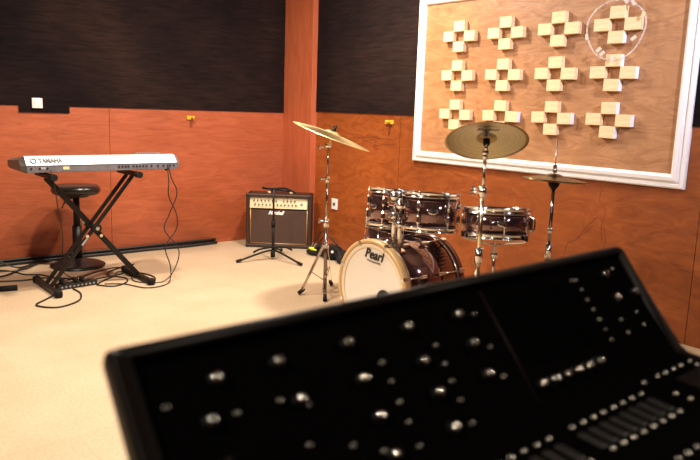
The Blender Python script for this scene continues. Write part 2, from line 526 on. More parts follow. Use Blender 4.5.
# pencil scribbles on the right wall (thin raised lines of wax crayon)
def scribble(cy, cz, seed, n, sy, sz, r=0.0016):
    rd = random.Random(seed)
    mb = MB()
    for q in range(n):
        p = []
        y, z = cy + rd.uniform(-sy, sy) * 0.5, cz + rd.uniform(-sz, sz) * 0.5
        a = rd.uniform(0, 6.28)
        for k in range(7):
            p.append((XW - 0.0012, y, z))
            a += rd.uniform(-1.3, 1.3)
            y += math.cos(a) * sy * 0.3; z += math.sin(a) * sz * 0.3
        mb.tube(smooth_pts(p, 4), r, 4)
    return mb
tag(obj('wall_scribble', scribble(3.72, 0.79, 3, 7, 0.26, 0.2), 'pencil'), 'tangled pencil scribble on right wall under the framed panel', 'drawing')
tag(obj('wall_scribble', scribble(4.80, 1.10, 5, 6, 0.30, 0.05), 'pencil'), 'flat dark scribble on right wall beside the gold cymbal', 'drawing')
tag(obj('wall_scribble', scribble(2.55, 0.62, 11, 3, 0.22, 0.35, 0.0011), 'pencil'), 'faint loose scribble on right wall beyond the hi-hat stand', 'drawing')

# ------------------------------------------------------------------ keyboard on its stand
KX0, KX1 = 1.345, 2.47
kb = thing('electric_keyboard', 'long silver electric keyboard resting across the black folding stand', 'keyboard', (1.905, 5.18, 0.862))
kprof = [(5.000, 0.868), (5.000, 0.916), (5.045, 0.968), (5.070, 0.972), (5.200, 0.945), (5.205, 0.925), (5.36, 0.918), (5.365, 0.890), (5.34, 0.862), (5.03, 0.862)]
sil = [(4.997, 0.916), (5.044, 0.970), (5.071, 0.975), (5.196, 0.949), (5.196, 0.94), (5.06, 0.955), (5.01, 0.916)]
obj('chassis', MB().prism(kprof, KX0 + 0.014, KX1 - 0.03), 'kb_grey', kb, True)
obj('top_cover', MB().prism(sil, KX0 + 0.010, KX1 - 0.028), 'kb_silver', kb, True)
def endcap(x0, x1, inset):
    mb = MB()
    outer = [(4.998, 0.870), (4.998, 0.912), (5.045, 0.966), (5.09, 0.972), (5.20, 0.955), (5.37, 0.940), (5.372, 0.885), (5.34, 0.862), (5.02, 0.862)]
    cy, cz = 5.2, 0.91
    A = [mb.bm.verts.new((x0, p[0], p[1])) for p in outer]
    B = [mb.bm.verts.new((x1, cy + (p[0] - cy) * 0.86, cz + (p[1] - cz) * inset)) for p in outer]
    n = len(outer)
    for k in range(n):
        mb.bm.faces.new((A[k], A[(k + 1) % n], B[(k + 1) % n], B[k]))
    mb.bm.faces.new(A); mb.bm.faces.new(B)
    return mb
obj('end_cap', endcap(KX0 + 0.012, KX0 - 0.020, 0.62), 'kb_end', kb, True)
obj('end_cap', endcap(KX1 - 0.03, KX1 + 0.005, 0.85), 'kb_grey', kb, True)
mb = MB()
for k in range(43):
    x = KX0 + 0.075 + k * (KX1 - KX0 - 0.13) / 43
    mb.box((x + 0.0115, 5.28, 0.934), (0.0222, 0.145, 0.014), bevel=0.0015, seg=1)
tag(obj('white_keys', mb, 'kb_white', kb, True), kind='stuff')
mb = MB()
for k in range(42):
    if k % 7 in (0, 1, 3, 4, 5):
        x = KX0 + 0.075 + (k + 1) * (KX1 - KX0 - 0.13) / 43
        mb.box((x, 5.252, 0.944), (0.012, 0.09, 0.014), bevel=0.001, seg=1)
tag(obj('black_keys', mb, 'black', kb, True), kind='stuff')
# control knobs that peep over the back edge
for k in range(9):
    x = 2.16 + k * 0.022
    obj('knob', MB().cyl((x, 5.085, 0.968), (x, 5.087, 0.988), 0.006, n=10), 'kb_grey', kb, True)
# sloping back face: lettering
an = math.atan2(0.054, 0.047)
def back_mat(x, s):
    # frame on the sloping back: x right, y up the slope, z out towards the hall
    p = Vector((x, 4.997 + 0.047 * s, 0.916 + 0.054 * s))
    X = Vector((1, 0, 0)); Yv = Vector((0, math.cos(an), math.sin(an))); Z = X.cross(Yv)
    m = Matrix((X, Yv, Z)).transposed().to_4x4()
    m.translation = p + Z * 0.0030 - origin(kb)
    return m
text_mesh('maker_name', 'YAMAHA', 0.054, 'ink', kb, back_mat(1.517, 0.50), offset=0.0030, xscale=0.70)
mb = MB()
mb.tube([(0.019 * math.cos(2 * PI * k / 20), 0.019 * math.sin(2 * PI * k / 20), 0) for k in range(20)], 0.0034, 5, True)
for a in (90, 210, 330):
    mb.tube([(0, 0, 0), (0.017 * math.cos(R(a)), 0.017 * math.sin(R(a)), 0)], 0.0018, 4)
mb.xf(back_mat(1.405, 0.50))
obj('maker_emblem', mb, 'ink', kb)
mb = MB().box((0, 0, 0), (0.05, 0.03, 0.001)); mb.xf(back_mat(2.27, 0.55)); obj('sticker', mb, 'label_grey', kb)['label'] = 'grey sticker'
# rear panel: plates, sockets, labels
obj('sticker', MB().box((1.615, 4.999, 0.893), (0.042, 0.003, 0.020)), 'label_cream', kb, True)['label'] = 'cream sticker'
obj('sticker', MB().box((1.462, 4.999, 0.895), (0.034, 0.003, 0.014)), 'label_grey', kb, True)['label'] = 'grey sticker'
for x in (1.385, 1.44, 1.49, 1.99, 2.015, 2.04, 2.06, 2.10, 2.125, 2.15, 2.175, 2.20, 2.24, 2.29, 2.335, 2.37, 2.39, 2.42):
    obj('socket', MB().cyl((x, 5.004, 0.893), (x, 4.997, 0.893), 0.0085, 0.0075, n=12), 'ink', kb, True)
for x in (1.37, 2.285):
    obj('rubber_foot', MB().cyl((x + 0.1, 5.04, 0.864), (x + 0.1, 5.04, 0.852), 0.02), 'black_matte', kb, True)

st = thing('keyboard_stand', 'black folding X-shaped stand carrying the silver keyboard', 'keyboard stand', (1.84, 5.15, 0))
def flat_tube(a, b, w, d):
    a = Vector(a); b = Vector(b)
    z = (b - a).normalized(); y = Vector((0, 1, 0)); x = y.cross(z)
    rot = Matrix((x, y, z)).transposed()
    return MB().box((a + b) / 2, (w, d, (b - a).length), rot, min(w, d) * 0.2)
P0 = Vector((1.834, 5.15, 0.444))
LB = Vector((1.505, 5.15, 0.030)); RT = Vector((2.13, 5.15, 0.815))
RB = Vector((2.185, 5.15, 0.030)); LT = Vector((1.52, 5.15, 0.815))
for dy in (-0.055, 0.055):
    o = obj('leg', flat_tube(LB + Vector((0, dy, 0)), RT + Vector((0, dy, 0)), 0.026, 0.024), 'black_tube', st, True)
o = obj('leg', flat_tube(RB, LT, 0.038, 0.036), 'black_tube', st, True)
obj('pivot', MB().cyl(P0 - Vector((0, 0.10, 0)), P0 + Vector((0, 0.10, 0)), 0.022).cyl(P0 - Vector((0, 0.115, 0)), P0 - Vector((0, 0.10, 0)), 0.032, n=24), 'black_tube', st, True)
obj('pivot_bolt', MB().cyl(P0 - Vector((0, 0.122, 0)), P0 - Vector((0, 0.115, 0)), 0.014), 'chrome', st, True)
obj('bolt', MB().cyl(P0 + Vector((-0.06, -0.075, -0.06)), P0 + Vector((-0.06, -0.062, -0.06)), 0.012).cyl(P0 + Vector((0.055, -0.04, -0.07)), P0 + Vector((0.055, -0.03, -0.07)), 0.012), 'chrome', st, True)
# pale label on the double leg
dirv = (RT - LB).normalized()
obj('leg_label', flat_tube(P0 - dirv * 0.16 + Vector((0, -0.0705, 0)), P0 - dirv * 0.08 + Vector((0, -0.0705, 0)), 0.014, 0.002), 'label_grey', st, True)
for c, L_ in ((LB, 0.50), (RB, 0.50)):
    f = obj('foot_bar', MB().box((c.x, c.y + 0.015, 0.026), (0.04, L_, 0.034), bevel=0.006), 'black_tube', st, True)
    for s in (-1, 1):
        obj('end_cap', MB().box((0, 0.0 + s * (L_ / 2) + c.y + 0.015 - 0, 0.026), (0.052, 0.055, 0.052), bevel=0.014).xf(Matrix.Translation((c.x, 0, 0))), 'black_matte', f, True)
for c in (LT, RT):
    f = obj('support_arm', MB().box((c.x, 5.16, 0.832), (0.034, 0.40, 0.034), bevel=0.006), 'black_tube', st, True)
    obj('rubber_pad', MB().cyl((c.x, 4.955, 0.832), (c.x, 5.02, 0.832), 0.024), 'black_matte', f, True)

def cord(name, pts, r, label, group=None, k=8):
    if name == 'cable' and group is None: group = 'loose black cables round the keyboard stand' if pts[0][0] < 3 else 'cables by the bag'
    o = obj(name, MB().tube(smooth_pts(pts, k), r, 6), 'cable')
    return tag(o, label, 'cable', group)
F = 0.006
cord('cable', [(2.375, 4.995, 0.885), (2.385, 4.97, 0.80), (2.43, 4.97, 0.68), (2.37, 4.98, 0.52), (2.33, 4.98, 0.40), (2.44, 4.97, 0.24), (2.40, 4.95, 0.10), (2.30, 4.93, 0.012), (2.17, 4.98, F), (2.12, 5.10, F), (2.2, 5.30, F)], 0.0042, 'thin black cable looping down from the keyboard sockets to the right foot bar, left strand')
cord('cable', [(2.365, 4.995, 0.885), (2.36, 4.965, 0.78), (2.36, 4.965, 0.66), (2.42, 4.96, 0.52), (2.42, 4.965, 0.40), (2.33, 4.97, 0.27), (2.36, 4.95, 0.12), (2.33, 4.90, 0.014), (2.22, 4.82, F), (2.10, 4.84, F), (2.02, 5.02, F), (1.9, 5.1, F)], 0.0042, 'thin black cable looping down from the keyboard sockets to the floor by the power strip')
cord('cable', [(1.51, 4.995, 0.885), (1.52, 4.97, 0.80), (1.55, 5.0, 0.62), (1.60, 5.08, 0.42), (1.63, 5.2, 0.22), (1.68, 5.35, 0.08), (1.75, 5.45, 0.012), (1.78, 5.3, F), (1.74, 5.16, F)], 0.004, 'black cable hanging from the left end of the keyboard down past the stool')

# piano stool
stl = thing('round_stool', 'round black padded stool behind the keyboard stand', 'stool', (1.95, 5.82, 0))
obj('seat', MB().lathe([(0, 0.600), (0.155, 0.600), (0.182, 0.610), (0.192, 0.632), (0.190, 0.655), (0.172, 0.674), (0.10, 0.682), (0, 0.684)], 40), 'vinyl', stl)
obj('seat_plate', MB().cyl((0, 0, 0.582), (0, 0, 0.600), 0.10), 'black_tube', stl)
obj('column', MB().cyl((0, 0, 0.30), (0, 0, 0.585), 0.026).cyl((0, 0, 0.03), (0, 0, 0.34), 0.038), 'black_tube', stl)
obj('base', MB().lathe([(0, 0), (0.215, 0), (0.218, 0.012), (0.19, 0.026), (0.08, 0.048), (0.045, 0.07), (0, 0.07)], 40), 'black', stl)
obj('height_lever', MB().tube(smooth_pts([(-0.02, -0.02, 0.575), (-0.10, -0.07, 0.565), (-0.15, -0.11, 0.51)]), 0.006, 8), 'black_tube', stl)
obj('height_knob', MB().cyl((0.03, -0.02, 0.36), (0.075, -0.05, 0.37), 0.02), 'amp_plate', stl)

# power strip under the stand
ps = thing('power_strip', 'black power strip on the floor between the keyboard stand feet', 'power strip', (1.705, 5.14, 0), (0, 0, R(6)))
obj('housing', MB().box((0, 0, 0.022), (0.30, 0.062, 0.042), bevel=0.008), 'black', ps)
for k in range(5):
    obj('socket', MB().cyl((-0.11 + k * 0.05, 0, 0.042), (-0.11 + k * 0.05, 0, 0.046), 0.019, n=16), 'black_matte', ps)
for k in (0, 2, 3):
    obj('plug', MB().box((-0.11 + k * 0.05, -0.004, 0.06), (0.03, 0.035, 0.034), bevel=0.006).cyl((-0.11 + k * 0.05, -0.01, 0.06), (-0.11 + k * 0.05, -0.055, 0.05), 0.007), 'black_matte', ps)
for k in range(9):
    obj('outlet_mark', MB().box((-0.12 + k * 0.03, -0.0315, 0.02), (0.012, 0.001, 0.012)), 'label_grey', ps)

# floor cables near the stand
G = 'cables lying on the floor under the keyboard'
cord('cable', [(0.9, 5.85, F), (1.2, 5.62, F), (1.42, 5.52, F), (1.62, 5.50, F), (1.80, 5.30, F), (1.84, 5.16, F)], 0.006, 'black cable running from the left edge of the floor to the power strip')
cord('cable', [(1.55, 5.03, F), (1.42, 4.90, F), (1.32, 4.78, F), (1.42, 4.66, F), (1.58, 4.74, F), (1.66, 4.92, F), (1.66, 5.08, F)], 0.006, 'black cable making the loop on the floor in front of the left stand foot')
cord('cable', [(0.9, 5.95, F), (1.25, 5.98, F), (1.42, 5.90, F), (1.50, 5.70, F), (1.60, 5.62, F), (1.66, 5.40, F), (1.60, 5.22, F)], 0.0055, 'black cable curving past the stool base towards the left stand leg')
cord('cable', [(1.86, 5.13, F), (1.95, 5.22, F), (2.05, 5.30, F), (2.14, 5.42, F), (2.26, 5.30, F), (2.30, 5.12, F), (2.24, 4.97, F)], 0.006, 'black cable looping round the right foot of the stand')
cord('cable', [(1.84, 5.10, F), (1.93, 5.00, F), (2.05, 5.06, F), (2.10, 5.20, F), (2.02, 5.36, F), (2.12, 5.50, F), (2.35, 5.62, F)], 0.0055, 'black cable snaking between power strip and right foot bar')
cord('cable', [(1.84, 5.40, F), (1.98, 5.50, F), (2.16, 5.58, F), (2.24, 5.48, F), (2.12, 5.34, F), (1.96, 5.30, F), (1.80, 5.24, F)], 0.005, 'black cable coiled on the floor behind the right foot bar')
cord('cable', [(0.9, 5.62, F), (1.1, 5.72, F), (1.32, 5.70, 0.012), (1.44, 5.78, 0.014), (1.58, 5.95, 0.012), (1.85, 6.10, 0.01)], 0.007, 'thicker black cable on the floor at the far left behind the stand')
cord('cable', [(0.95, 5.80, 0.014), (1.18, 5.92, 0.08), (1.30, 5.98, 0.13), (1.40, 5.98, 0.06), (1.52, 5.94, 0.012), (1.70, 6.08, 0.012)], 0.007, 'black cable arching up from the floor near the left wall')
cord('cable', [(1.0, 5.70, 0.014), (1.30, 5.84, 0.016), (1.50, 5.82, 0.016), (1.66, 5.98, 0.014), (1.74, 6.06, 0.012)], 0.006, 'black cable lying straight beside the arching cable')
# bundle along the foot of the left wall
for k, (y, z, r) in enumerate(((6.128, 0.018, 0.017), (6.092, 0.015, 0.014), (6.112, 0.044, 0.012))):
    p = []
    x = -1.5
    while x < 3.75:
        p.append((x, y + random.uniform(-0.006, 0.006) - (0.03 if 2.9 < x < 3.3 and k == 1 else 0), z + (random.uniform(0, 0.004))))
        x += 0.35
    cord('wall_cable', p, r, ['thick black cable along the foot of the left wall, against the boards', 'thick black cable along the foot of the left wall, nearest the room', 'black cable lying on top of the two wall cables'][k], 'cable run along the left wall', k=4)
# stand leg poking in at the left edge
t = thing('microphone_stand', 'black stand foot poking in at the left edge on the floor', 'microphone stand', (0.85, 5.35, 0))
obj('leg', MB().cyl((0, 0, 0.05), (0.45, -0.08, 0.016), 0.014), 'black_tube', t)
obj('leg', MB().cyl((0, 0, 0.05), (-0.30, -0.32, 0.016), 0.014), 'black_tube', t)
obj('leg', MB().cyl((0, 0, 0.05), (-0.20, 0.38, 0.016), 0.014), 'black_tube', t)
obj('pole', MB().cyl((0, 0, 0.02), (0, 0, 1.15), 0.012), 'black_tube', t)
obj('rubber_foot', MB().cyl((0.37, -0.066, 0.021), (0.48, -0.085, 0.020), 0.020), 'black_matte', t)

# ------------------------------------------------------------------ guitar amplifier
A0 = Vector((3.563, 5.811, 0)); A1 = Vector((4.043, 5.393, 0))
aw = (A1 - A0).length
arz = math.atan2(A1.y - A0.y, A1.x - A0.x)
am = thing('guitar_amplifier', 'brown guitar amplifier with cream control strip standing in the room corner', 'amplifier', tuple((A0 + A1) / 2), (0, 0, arz))
H_, D_ = 0.53, 0.24
w = aw / 2
# local: x along the front, y away from the viewer, z up
side = [(0.0, 0.012), (0.0, H_ - 0.012), (0.012, H_), (D_ - 0.012, H_), (D_, H_ - 0.012), (D_, 0.012), (D_ - 0.012, 0.0), (0.012, 0.0)]
mb = MB()
t_ = 0.035
mb.box((-w + t_ / 2, D_ / 2, H_ / 2), (t_, D_, H_), bevel=0.010)
mb.box((w - t_ / 2, D_ / 2, H_ / 2), (t_, D_, H_), bevel=0.010)
mb.box((0, D_ / 2, H_ - t_ / 2), (aw - 0.01, D_, t_), bevel=0.010)
mb.box((0, D_ / 2, t_ / 2 + 0.001), (aw - 0.01, D_, t_), bevel=0.010)
mb.box((0, D_ - 0.02, H_ / 2), (aw - 0.05, 0.02, H_ - 0.05))
obj('cabinet', mb, 'tolex', am)
obj('grille', MB().box((0, 0.045, 0.20), (aw - 0.075, 0.05, 0.345)), 'grille', am)
mb = MB()
gx, gz0, gz1 = w - 0.042, 0.042, 0.382
for a, b_ in (((-gx, gz0), (gx, gz0)), ((-gx, gz0), (-gx, gz1)), ((gx, gz0), (gx, gz1))):
    mb.cyl((a[0], 0.018, a[1]), (b_[0], 0.018, b_[1]), 0.0045, n=8)
obj('piping', mb, 'gold_trim', am)
pt = math.radians(8)
cp = obj('control_panel', MB().box((-0.005, 0.030, 0.440), (aw - 0.075, 0.02, 0.108), Matrix.Rotation(-pt, 3, 'X'), 0.003), 'amp_plate', am)
for row, z in ((0, 0.462), (1, 0.424)):
    for k in range(13 if row else 12):
        x = -w + 0.075 + k * 0.036 + (0.012 if row else 0)
        if row == 0 and k in (7,): continue
        if k > 11: continue
        yy = 0.018 + (z - 0.438) * 0.14
        obj('knob', MB().cyl((x, yy + 0.002, z), (x, yy - 0.014, z), 0.0075, 0.006, n=12), 'ink', cp)
        if k % 2 == 0:
            obj('panel_text', MB().box((x + 0.003, yy + 0.0005, z + 0.016), (0.014, 0.001, 0.002)), 'ink_grey', cp)
obj('emblem', MB().lathe([(0, 0), (0.014, 0), (0.014, 0.003), (0, 0.003)], 16, Matrix.Translation((w - 0.098, 0.017, 0.438)) @ Matrix.Rotation(PI / 2, 4, 'X')), 'label_grey', cp)
mtx = Matrix.Translation((-0.030, 0.014, 0.345)) @ Matrix.Rotation(PI / 2, 4, 'X')
text_mesh('maker_name', 'Marshall', 0.050, 'white_paint', am, mtx, shear=0.5, offset=0.0022, extrude=0.003, xscale=0.86)
hd = obj('carry_handle', MB().tube(smooth_pts([(-0.10, 0.12, H_), (-0.085, 0.12, H_ + 0.018), (0, 0.12, H_ + 0.024), (0.085, 0.12, H_ + 0.018), (0.10, 0.12, H_)]), 0.008, 8), 'black_matte', am)
obj('handle_end', MB().box((0.108, 0.12, H_ + 0.006), (0.03, 0.03, 0.014), bevel=0.004), 'amp_plate', am)
obj('handle_end', MB().box((-0.108, 0.12, H_ + 0.006), (0.03, 0.03, 0.014), bevel=0.004), 'amp_plate', am)
for sx in (-1, 1):
    for sz in (0, 1):
        obj('corner_guard', MB().box((sx * (w - 0.014), 0.015, 0.018 if sz == 0 else H_ - 0.018), (0.034, 0.036, 0.040), bevel=0.010), 'black', am)

# small tripod instrument stand before the amplifier
gs = thing('instrument_stand', 'low black T-topped tripod stand before the amplifier', 'instrument stand', (3.475, 5.20, 0))
obj('pole', MB().cyl((0, 0, 0.03), (0, 0, 0.34), 0.0135).cyl((0, 0, 0.32), (0, 0, 0.645), 0.0095), 'black_tube', gs)
obj('collar', MB().cyl((0, 0, 0.30), (0, 0, 0.355), 0.019), 'black_matte', gs)
obj('collar', MB().cyl((0, 0, 0.02), (0, 0, 0.09), 0.021), 'black_matte', gs)
for (x, y) in ((-0.345, 0.035), (0.06, -0.35), (0.27, 0.26)):
    l = obj('leg', MB().tube(smooth_pts([(x * 0.04, y * 0.04, 0.085), (x * 0.3, y * 0.3, 0.075), (x, y, 0.014)]), 0.0095, 8), 'black_tube', gs)
    obj('rubber_foot', MB().cyl((x * 0.9, y * 0.9, 0.023), (x * 1.03, y * 1.03, 0.014), 0.0135), 'black_matte', l)
obj('cradle', MB().tube(smooth_pts([(-0.17, 0.06, 0.07), (-0.12, 0.03, 0.10), (0, -0.01, 0.115), (0.09, -0.05, 0.115), (0.15, -0.09, 0.085)]), 0.009, 8), 'black_matte', gs)
obj('yoke', MB().tube(smooth_pts([(-0.12, 0.0, 0.66), (-0.08, 0, 0.648), (0, 0, 0.643), (0.08, -0.01, 0.643), (0.12, -0.02, 0.64), (0.20, -0.05, 0.60)]), 0.010, 8), 'black_matte', gs)

# heap by the right wall: soft black bag, cables, lime strap
bg = thing('cable_bag', 'soft black bag of cables on the floor at the foot of the right wall', 'bag', (3.98, 4.98, 0))
mb = MB().sphere((0, 0, 0.05), 0.1, (1.0, 2.4, 0.55), 20).sphere((-0.03, -0.22, 0.035), 0.08, (1.0, 1.6, 0.5), 16)
for v in mb.bm.verts:
    v.co += Vector((0.02 * math.sin(31 * v.co.y), 0.015 * math.sin(40 * v.co.z + 9 * v.co.x), 0.016 * math.sin(24 * v.co.y + 13 * v.co.x)))
    v.co.z = max(v.co.z, 0.003)
obj('bag_body', mb, 'black_matte', bg)
obj('zip_pull', MB().sphere((-0.09, -0.12, 0.085), 0.013), 'switch', bg)
obj('carry_strap', MB().tube(smooth_pts([(-0.08, 0.15, 0.07), (-0.10, 0.02, 0.14), (-0.06, -0.13, 0.12), (-0.09, -0.24, 0.05)]), 0.009, 6), 'black', bg)
cord('cable', [(4.0, 5.30, 0.02), (4.06, 5.22, 0.14), (4.02, 5.12, 0.20), (4.06, 5.02, 0.12), (4.14, 4.95, 0.02)], 0.007, 'black cable looping up out of the bag behind the lime strap')
cord('cable', [(4.05, 5.38, 0.02), (4.10, 5.30, 0.18), (4.08, 5.18, 0.16), (4.0, 5.16, 0.03), (3.9, 5.22, 0.01)], 0.007, 'black cable coil standing between amplifier and bag')
sh = thing('lime_strap', 'lime yellow strap lying crumpled beside the cable bag', 'strap', (3.90, 5.16, 0))
obj('band', MB().sphere((0, 0, 0.06), 0.05, (0.5, 1.4, 0.32), 16).sphere((0.06, -0.10, 0.09), 0.05, (0.35, 0.6, 1.1), 16), 'lime', sh)
obj('backing', MB().sphere((0.01, 0.01, 0.026), 0.06, (0.8, 1.6, 0.42), 16), 'black_matte', sh)

# ------------------------------------------------------------------ drums
def ring_prof(r0, r1, z0, z1):
    return [(r0, z0), (r1, z0), (r1, z1), (r0, z1)]

def drum(name, label, cat, r, h, loc, rot, nlug, metal_hoops=True, seam=0.0, badge=None, snare=False, group=None):
    """local z along the shell, from 0 (bottom) to h (top)"""
    t = thing(name, label, cat, loc, rot, group)
    obj('shell', MB().lathe([(r - 0.008, 0.004), (r, 0.004), (r, h - 0.004), (r - 0.008, h - 0.004)], 56, closed=True), 'shell', t)
    for top in (0, 1):
        z = h if top else 0
        s = 1 if top else -1
        obj('drum_head', MB().lathe([(0, z + s * 0.001), (r - 0.002, z + s * 0.001), (r + 0.003, z - s * 0.004), (r + 0.003, z - s * 0.010), (r - 0.01, z - s * 0.006), (0, z - s * 0.001)], 48), 'head_clear', t)
        obj('hoop', MB().lathe([(r + 0.003, z - s * 0.012), (r + 0.014, z - s * 0.012), (r + 0.014, z - s * 0.008), (r + 0.007, z - s * 0.006), (r + 0.007, z + s * 0.010), (r + 0.012, z + s * 0.013), (r + 0.012, z + s * 0.016), (r + 0.003, z + s * 0.016)], 56, closed=True), 'chrome', t)
    for k in range(nlug):
        a = seam + 2 * PI * k / nlug
        c, s_ = math.cos(a), math.sin(a)
        rm = Matrix.Rotation(a, 3, 'Z')
        hl = 0.030 if h > 0.16 else 0.022
        zc = (h * 0.30, h * 0.70) if h > 0.16 else (h * 0.5,)
        lg = MB()
        for z in zc:
            lg.box((c * (r + 0.010), s_ * (r + 0.010), z), (0.022, 0.020, hl * 1.5), rm, 0.006)
            lg.cyl((c * (r + 0.012), s_ * (r + 0.012), z - hl), (c * (r + 0.012), s_ * (r + 0.012), z + hl), 0.006, n=8)
        l = obj('lug', lg, 'chrome', t)
        rd = MB().cyl((c * (r + 0.012), s_ * (r + 0.012), -0.008), (c * (r + 0.012), s_ * (r + 0.012), h + 0.012), 0.0032, n=8)
        rd.cyl((c * (r + 0.012), s_ * (r + 0.012), h + 0.008), (c * (r + 0.012), s_ * (r + 0.012), h + 0.020), 0.006, n=8)
        rd.cyl((c * (r + 0.012), s_ * (r + 0.012), -0.018), (c * (r + 0.012), s_ * (r + 0.012), -0.008), 0.006, n=8)
        obj('tension_rod', rd, 'chrome', l)
    if badge is not None:
        a = badge
        bm_ = MB()
        X = Vector((-math.sin(a), math.cos(a), 0)); Yv = Vector((0, 0, 1)); Z = X.cross(Yv)
        m = Matrix((X, Yv, Z)).transposed().to_4x4(); m.translation = Vector((math.cos(a) * (r + 0.001), math.sin(a) * (r + 0.001), h * 0.54))
        bm_.lathe([(0, 0), (0.027, 0), (0.027, 0.002), (0.024, 0.003), (0, 0.003)], 24, m @ Matrix.Diagonal((1.0, 0.62, 1, 1)))
        bd_ = obj('badge', bm_, 'chrome', t)
        obj('badge_plate', MB().lathe([(0, 0.0032), (0.018, 0.0032), (0, 0.0036)], 24, m @ Matrix.Diagonal((1, 0.55, 1, 1))), 'ink', bd_)
    return t

VR = Vector((0.768, -0.639, 0)); VF = Vector((0.635, 0.754, 0)).normalized()
def normal_rot(n):
    return Vector((0, 0, 1)).rotation_difference(Vector(n).normalized()).to_euler()

cam_az = math.atan2(-0.754, -0.635)     # direction from the kit towards the hall
# --- bass drum, axis along the left wall
BX, BY, BZ = 2.72, 3.02, 0.308
bs = thing('bass_drum', 'bass drum lying on its side with cream front head facing the room', 'bass drum', (BX, BY, 0))
mxb = Matrix.Translation((0, 0, BZ)) @ Matrix.Rotation(PI / 2, 4, 'Y')    # local z -> +x
rb = 0.279
obj('shell', MB().lathe([(rb - 0.01, 0.02), (rb, 0.02), (rb, 0.47), (rb - 0.01, 0.47)], 72, mxb, closed=True), 'shell', bs)
obj('front_hoop', MB().lathe([(rb + 0.002, -0.006), (rb + 0.022, -0.006), (rb + 0.024, 0.004), (rb + 0.024, 0.034), (rb + 0.022, 0.042), (rb + 0.002, 0.042)], 72, mxb, closed=True), 'hoop_wood', bs)
obj('rear_hoop', MB().lathe([(rb + 0.002, 0.452), (rb + 0.022, 0.452), (rb + 0.022, 0.498), (rb + 0.002, 0.498)], 72, mxb, closed=True), 'hoop_dark', bs)
obj('hoop_inlay', MB().lathe([(rb + 0.0215, 0.044), (rb + 0.007, 0.044), (rb + 0.007, 0.052), (rb + 0.0215, 0.052)], 72, mxb, closed=True), 'chrome', bs)
obj('hoop_inlay', MB().lathe([(rb + 0.0215, 0.442), (rb + 0.003, 0.442), (rb + 0.003, 0.450), (rb + 0.0215, 0.450)], 72, mxb, closed=True), 'chrome', bs)
fh = obj('front_head', MB().lathe([(0, 0.004), (rb - 0.03, 0.004), (rb - 0.022, 0.001), (rb - 0.004, 0.001), (rb + 0.001, 0.006), (rb + 0.001, 0.012), (0, 0.010)], 72, mxb), 'drum_head', bs)
obj('head_collar', MB().lathe([(rb - 0.030, 0.003), (rb - 0.024, -0.001), (rb - 0.006, -0.001), (rb + 0.002, 0.002), (rb + 0.002, 0.004), (rb - 0.028, 0.004)], 72, mxb, closed=True), 'head_ring', fh)
obj('rear_head', MB().lathe([(0, 0.485), (rb, 0.485), (rb, 0.480), (0, 0.480)], 48, mxb), 'head_clear', bs)
ph = MB().lathe([(0, 0.0), (0.055, 0.0), (0.055, 0.0035), (0, 0.0035)], 28, Matrix.Translation((-0.001, 2.905 - BY, 0.270 - BZ)) @ mxb)
obj('port_hole', ph, 'ink', fh)
obj('port_ring', MB().lathe(ring_prof(0.053, 0.060, -0.003, 0.002), 28, Matrix.Translation((0, 2.905 - BY, 0.270 - BZ)) @ mxb, closed=True), 'black', fh)
# maker's script: x axis of the text runs towards -y (the photograph's right)
X = Vector((0, -1, 0)); Yv = Vector((0, 0, 1)); Z = X.cross(Yv)
mt = Matrix((X, Yv, Z)).transposed().to_4x4(); mt.translation = Vector((0.0, 3.008 - BY, 0.520))
text_mesh('maker_name', 'Pearl', 0.080, 'ink', fh, mt @ Matrix.Rotation(R(-3), 4, 'Z'), shear=0.3, offset=0.0012, extrude=0.002, xscale=0.98)
obj('name_underline', MB().tube(smooth_pts([(-0.003, 3.06 - BY, 0.486), (-0.003, 3.01 - BY, 0.480), (-0.003, 2.945 - BY, 0.478)]), 0.0028, 6), 'ink', fh)
for k in range(8):
    a = R(22.5 + 45 * k)
    def PB(rr, x): return Vector((x, rr * math.cos(a), BZ + rr * math.sin(a)))
    up = (PB(1, 0) - PB(0, 0))
    for x0, x1 in ((0.0, 0.15), (0.50, 0.33)):
        s = 1 if x1 > x0 else -1
        cl = obj('claw', MB().box(PB(rb + 0.022, x0 + s * 0.018), (0.045, 0.028, 0.014), Matrix.Rotation(a - PI / 2, 3, 'X'), 0.004)
                 .box(PB(rb + 0.008, x0 - s * 0.004), (0.006, 0.022, 0.030), Matrix.Rotation(a - PI / 2, 3, 'X'), 0.002), 'chrome', bs)
        obj('tension_rod', MB().cyl(PB(rb + 0.026, x0 + s * 0.03), PB(rb + 0.018, x1), 0.0035, n=8), 'chrome', cl)
        obj('lug', MB().box(PB(rb + 0.012, x1 + s * 0.012), (0.055, 0.022, 0.024), Matrix.Rotation(a - PI / 2, 3, 'X'), 0.007), 'chrome', bs)
for s in (-1, 1):
    obj('spur', MB().cyl((0.10, s * 0.25, 0.24), (0.02, s * 0.36, 0.012), 0.009), 'chrome', bs)
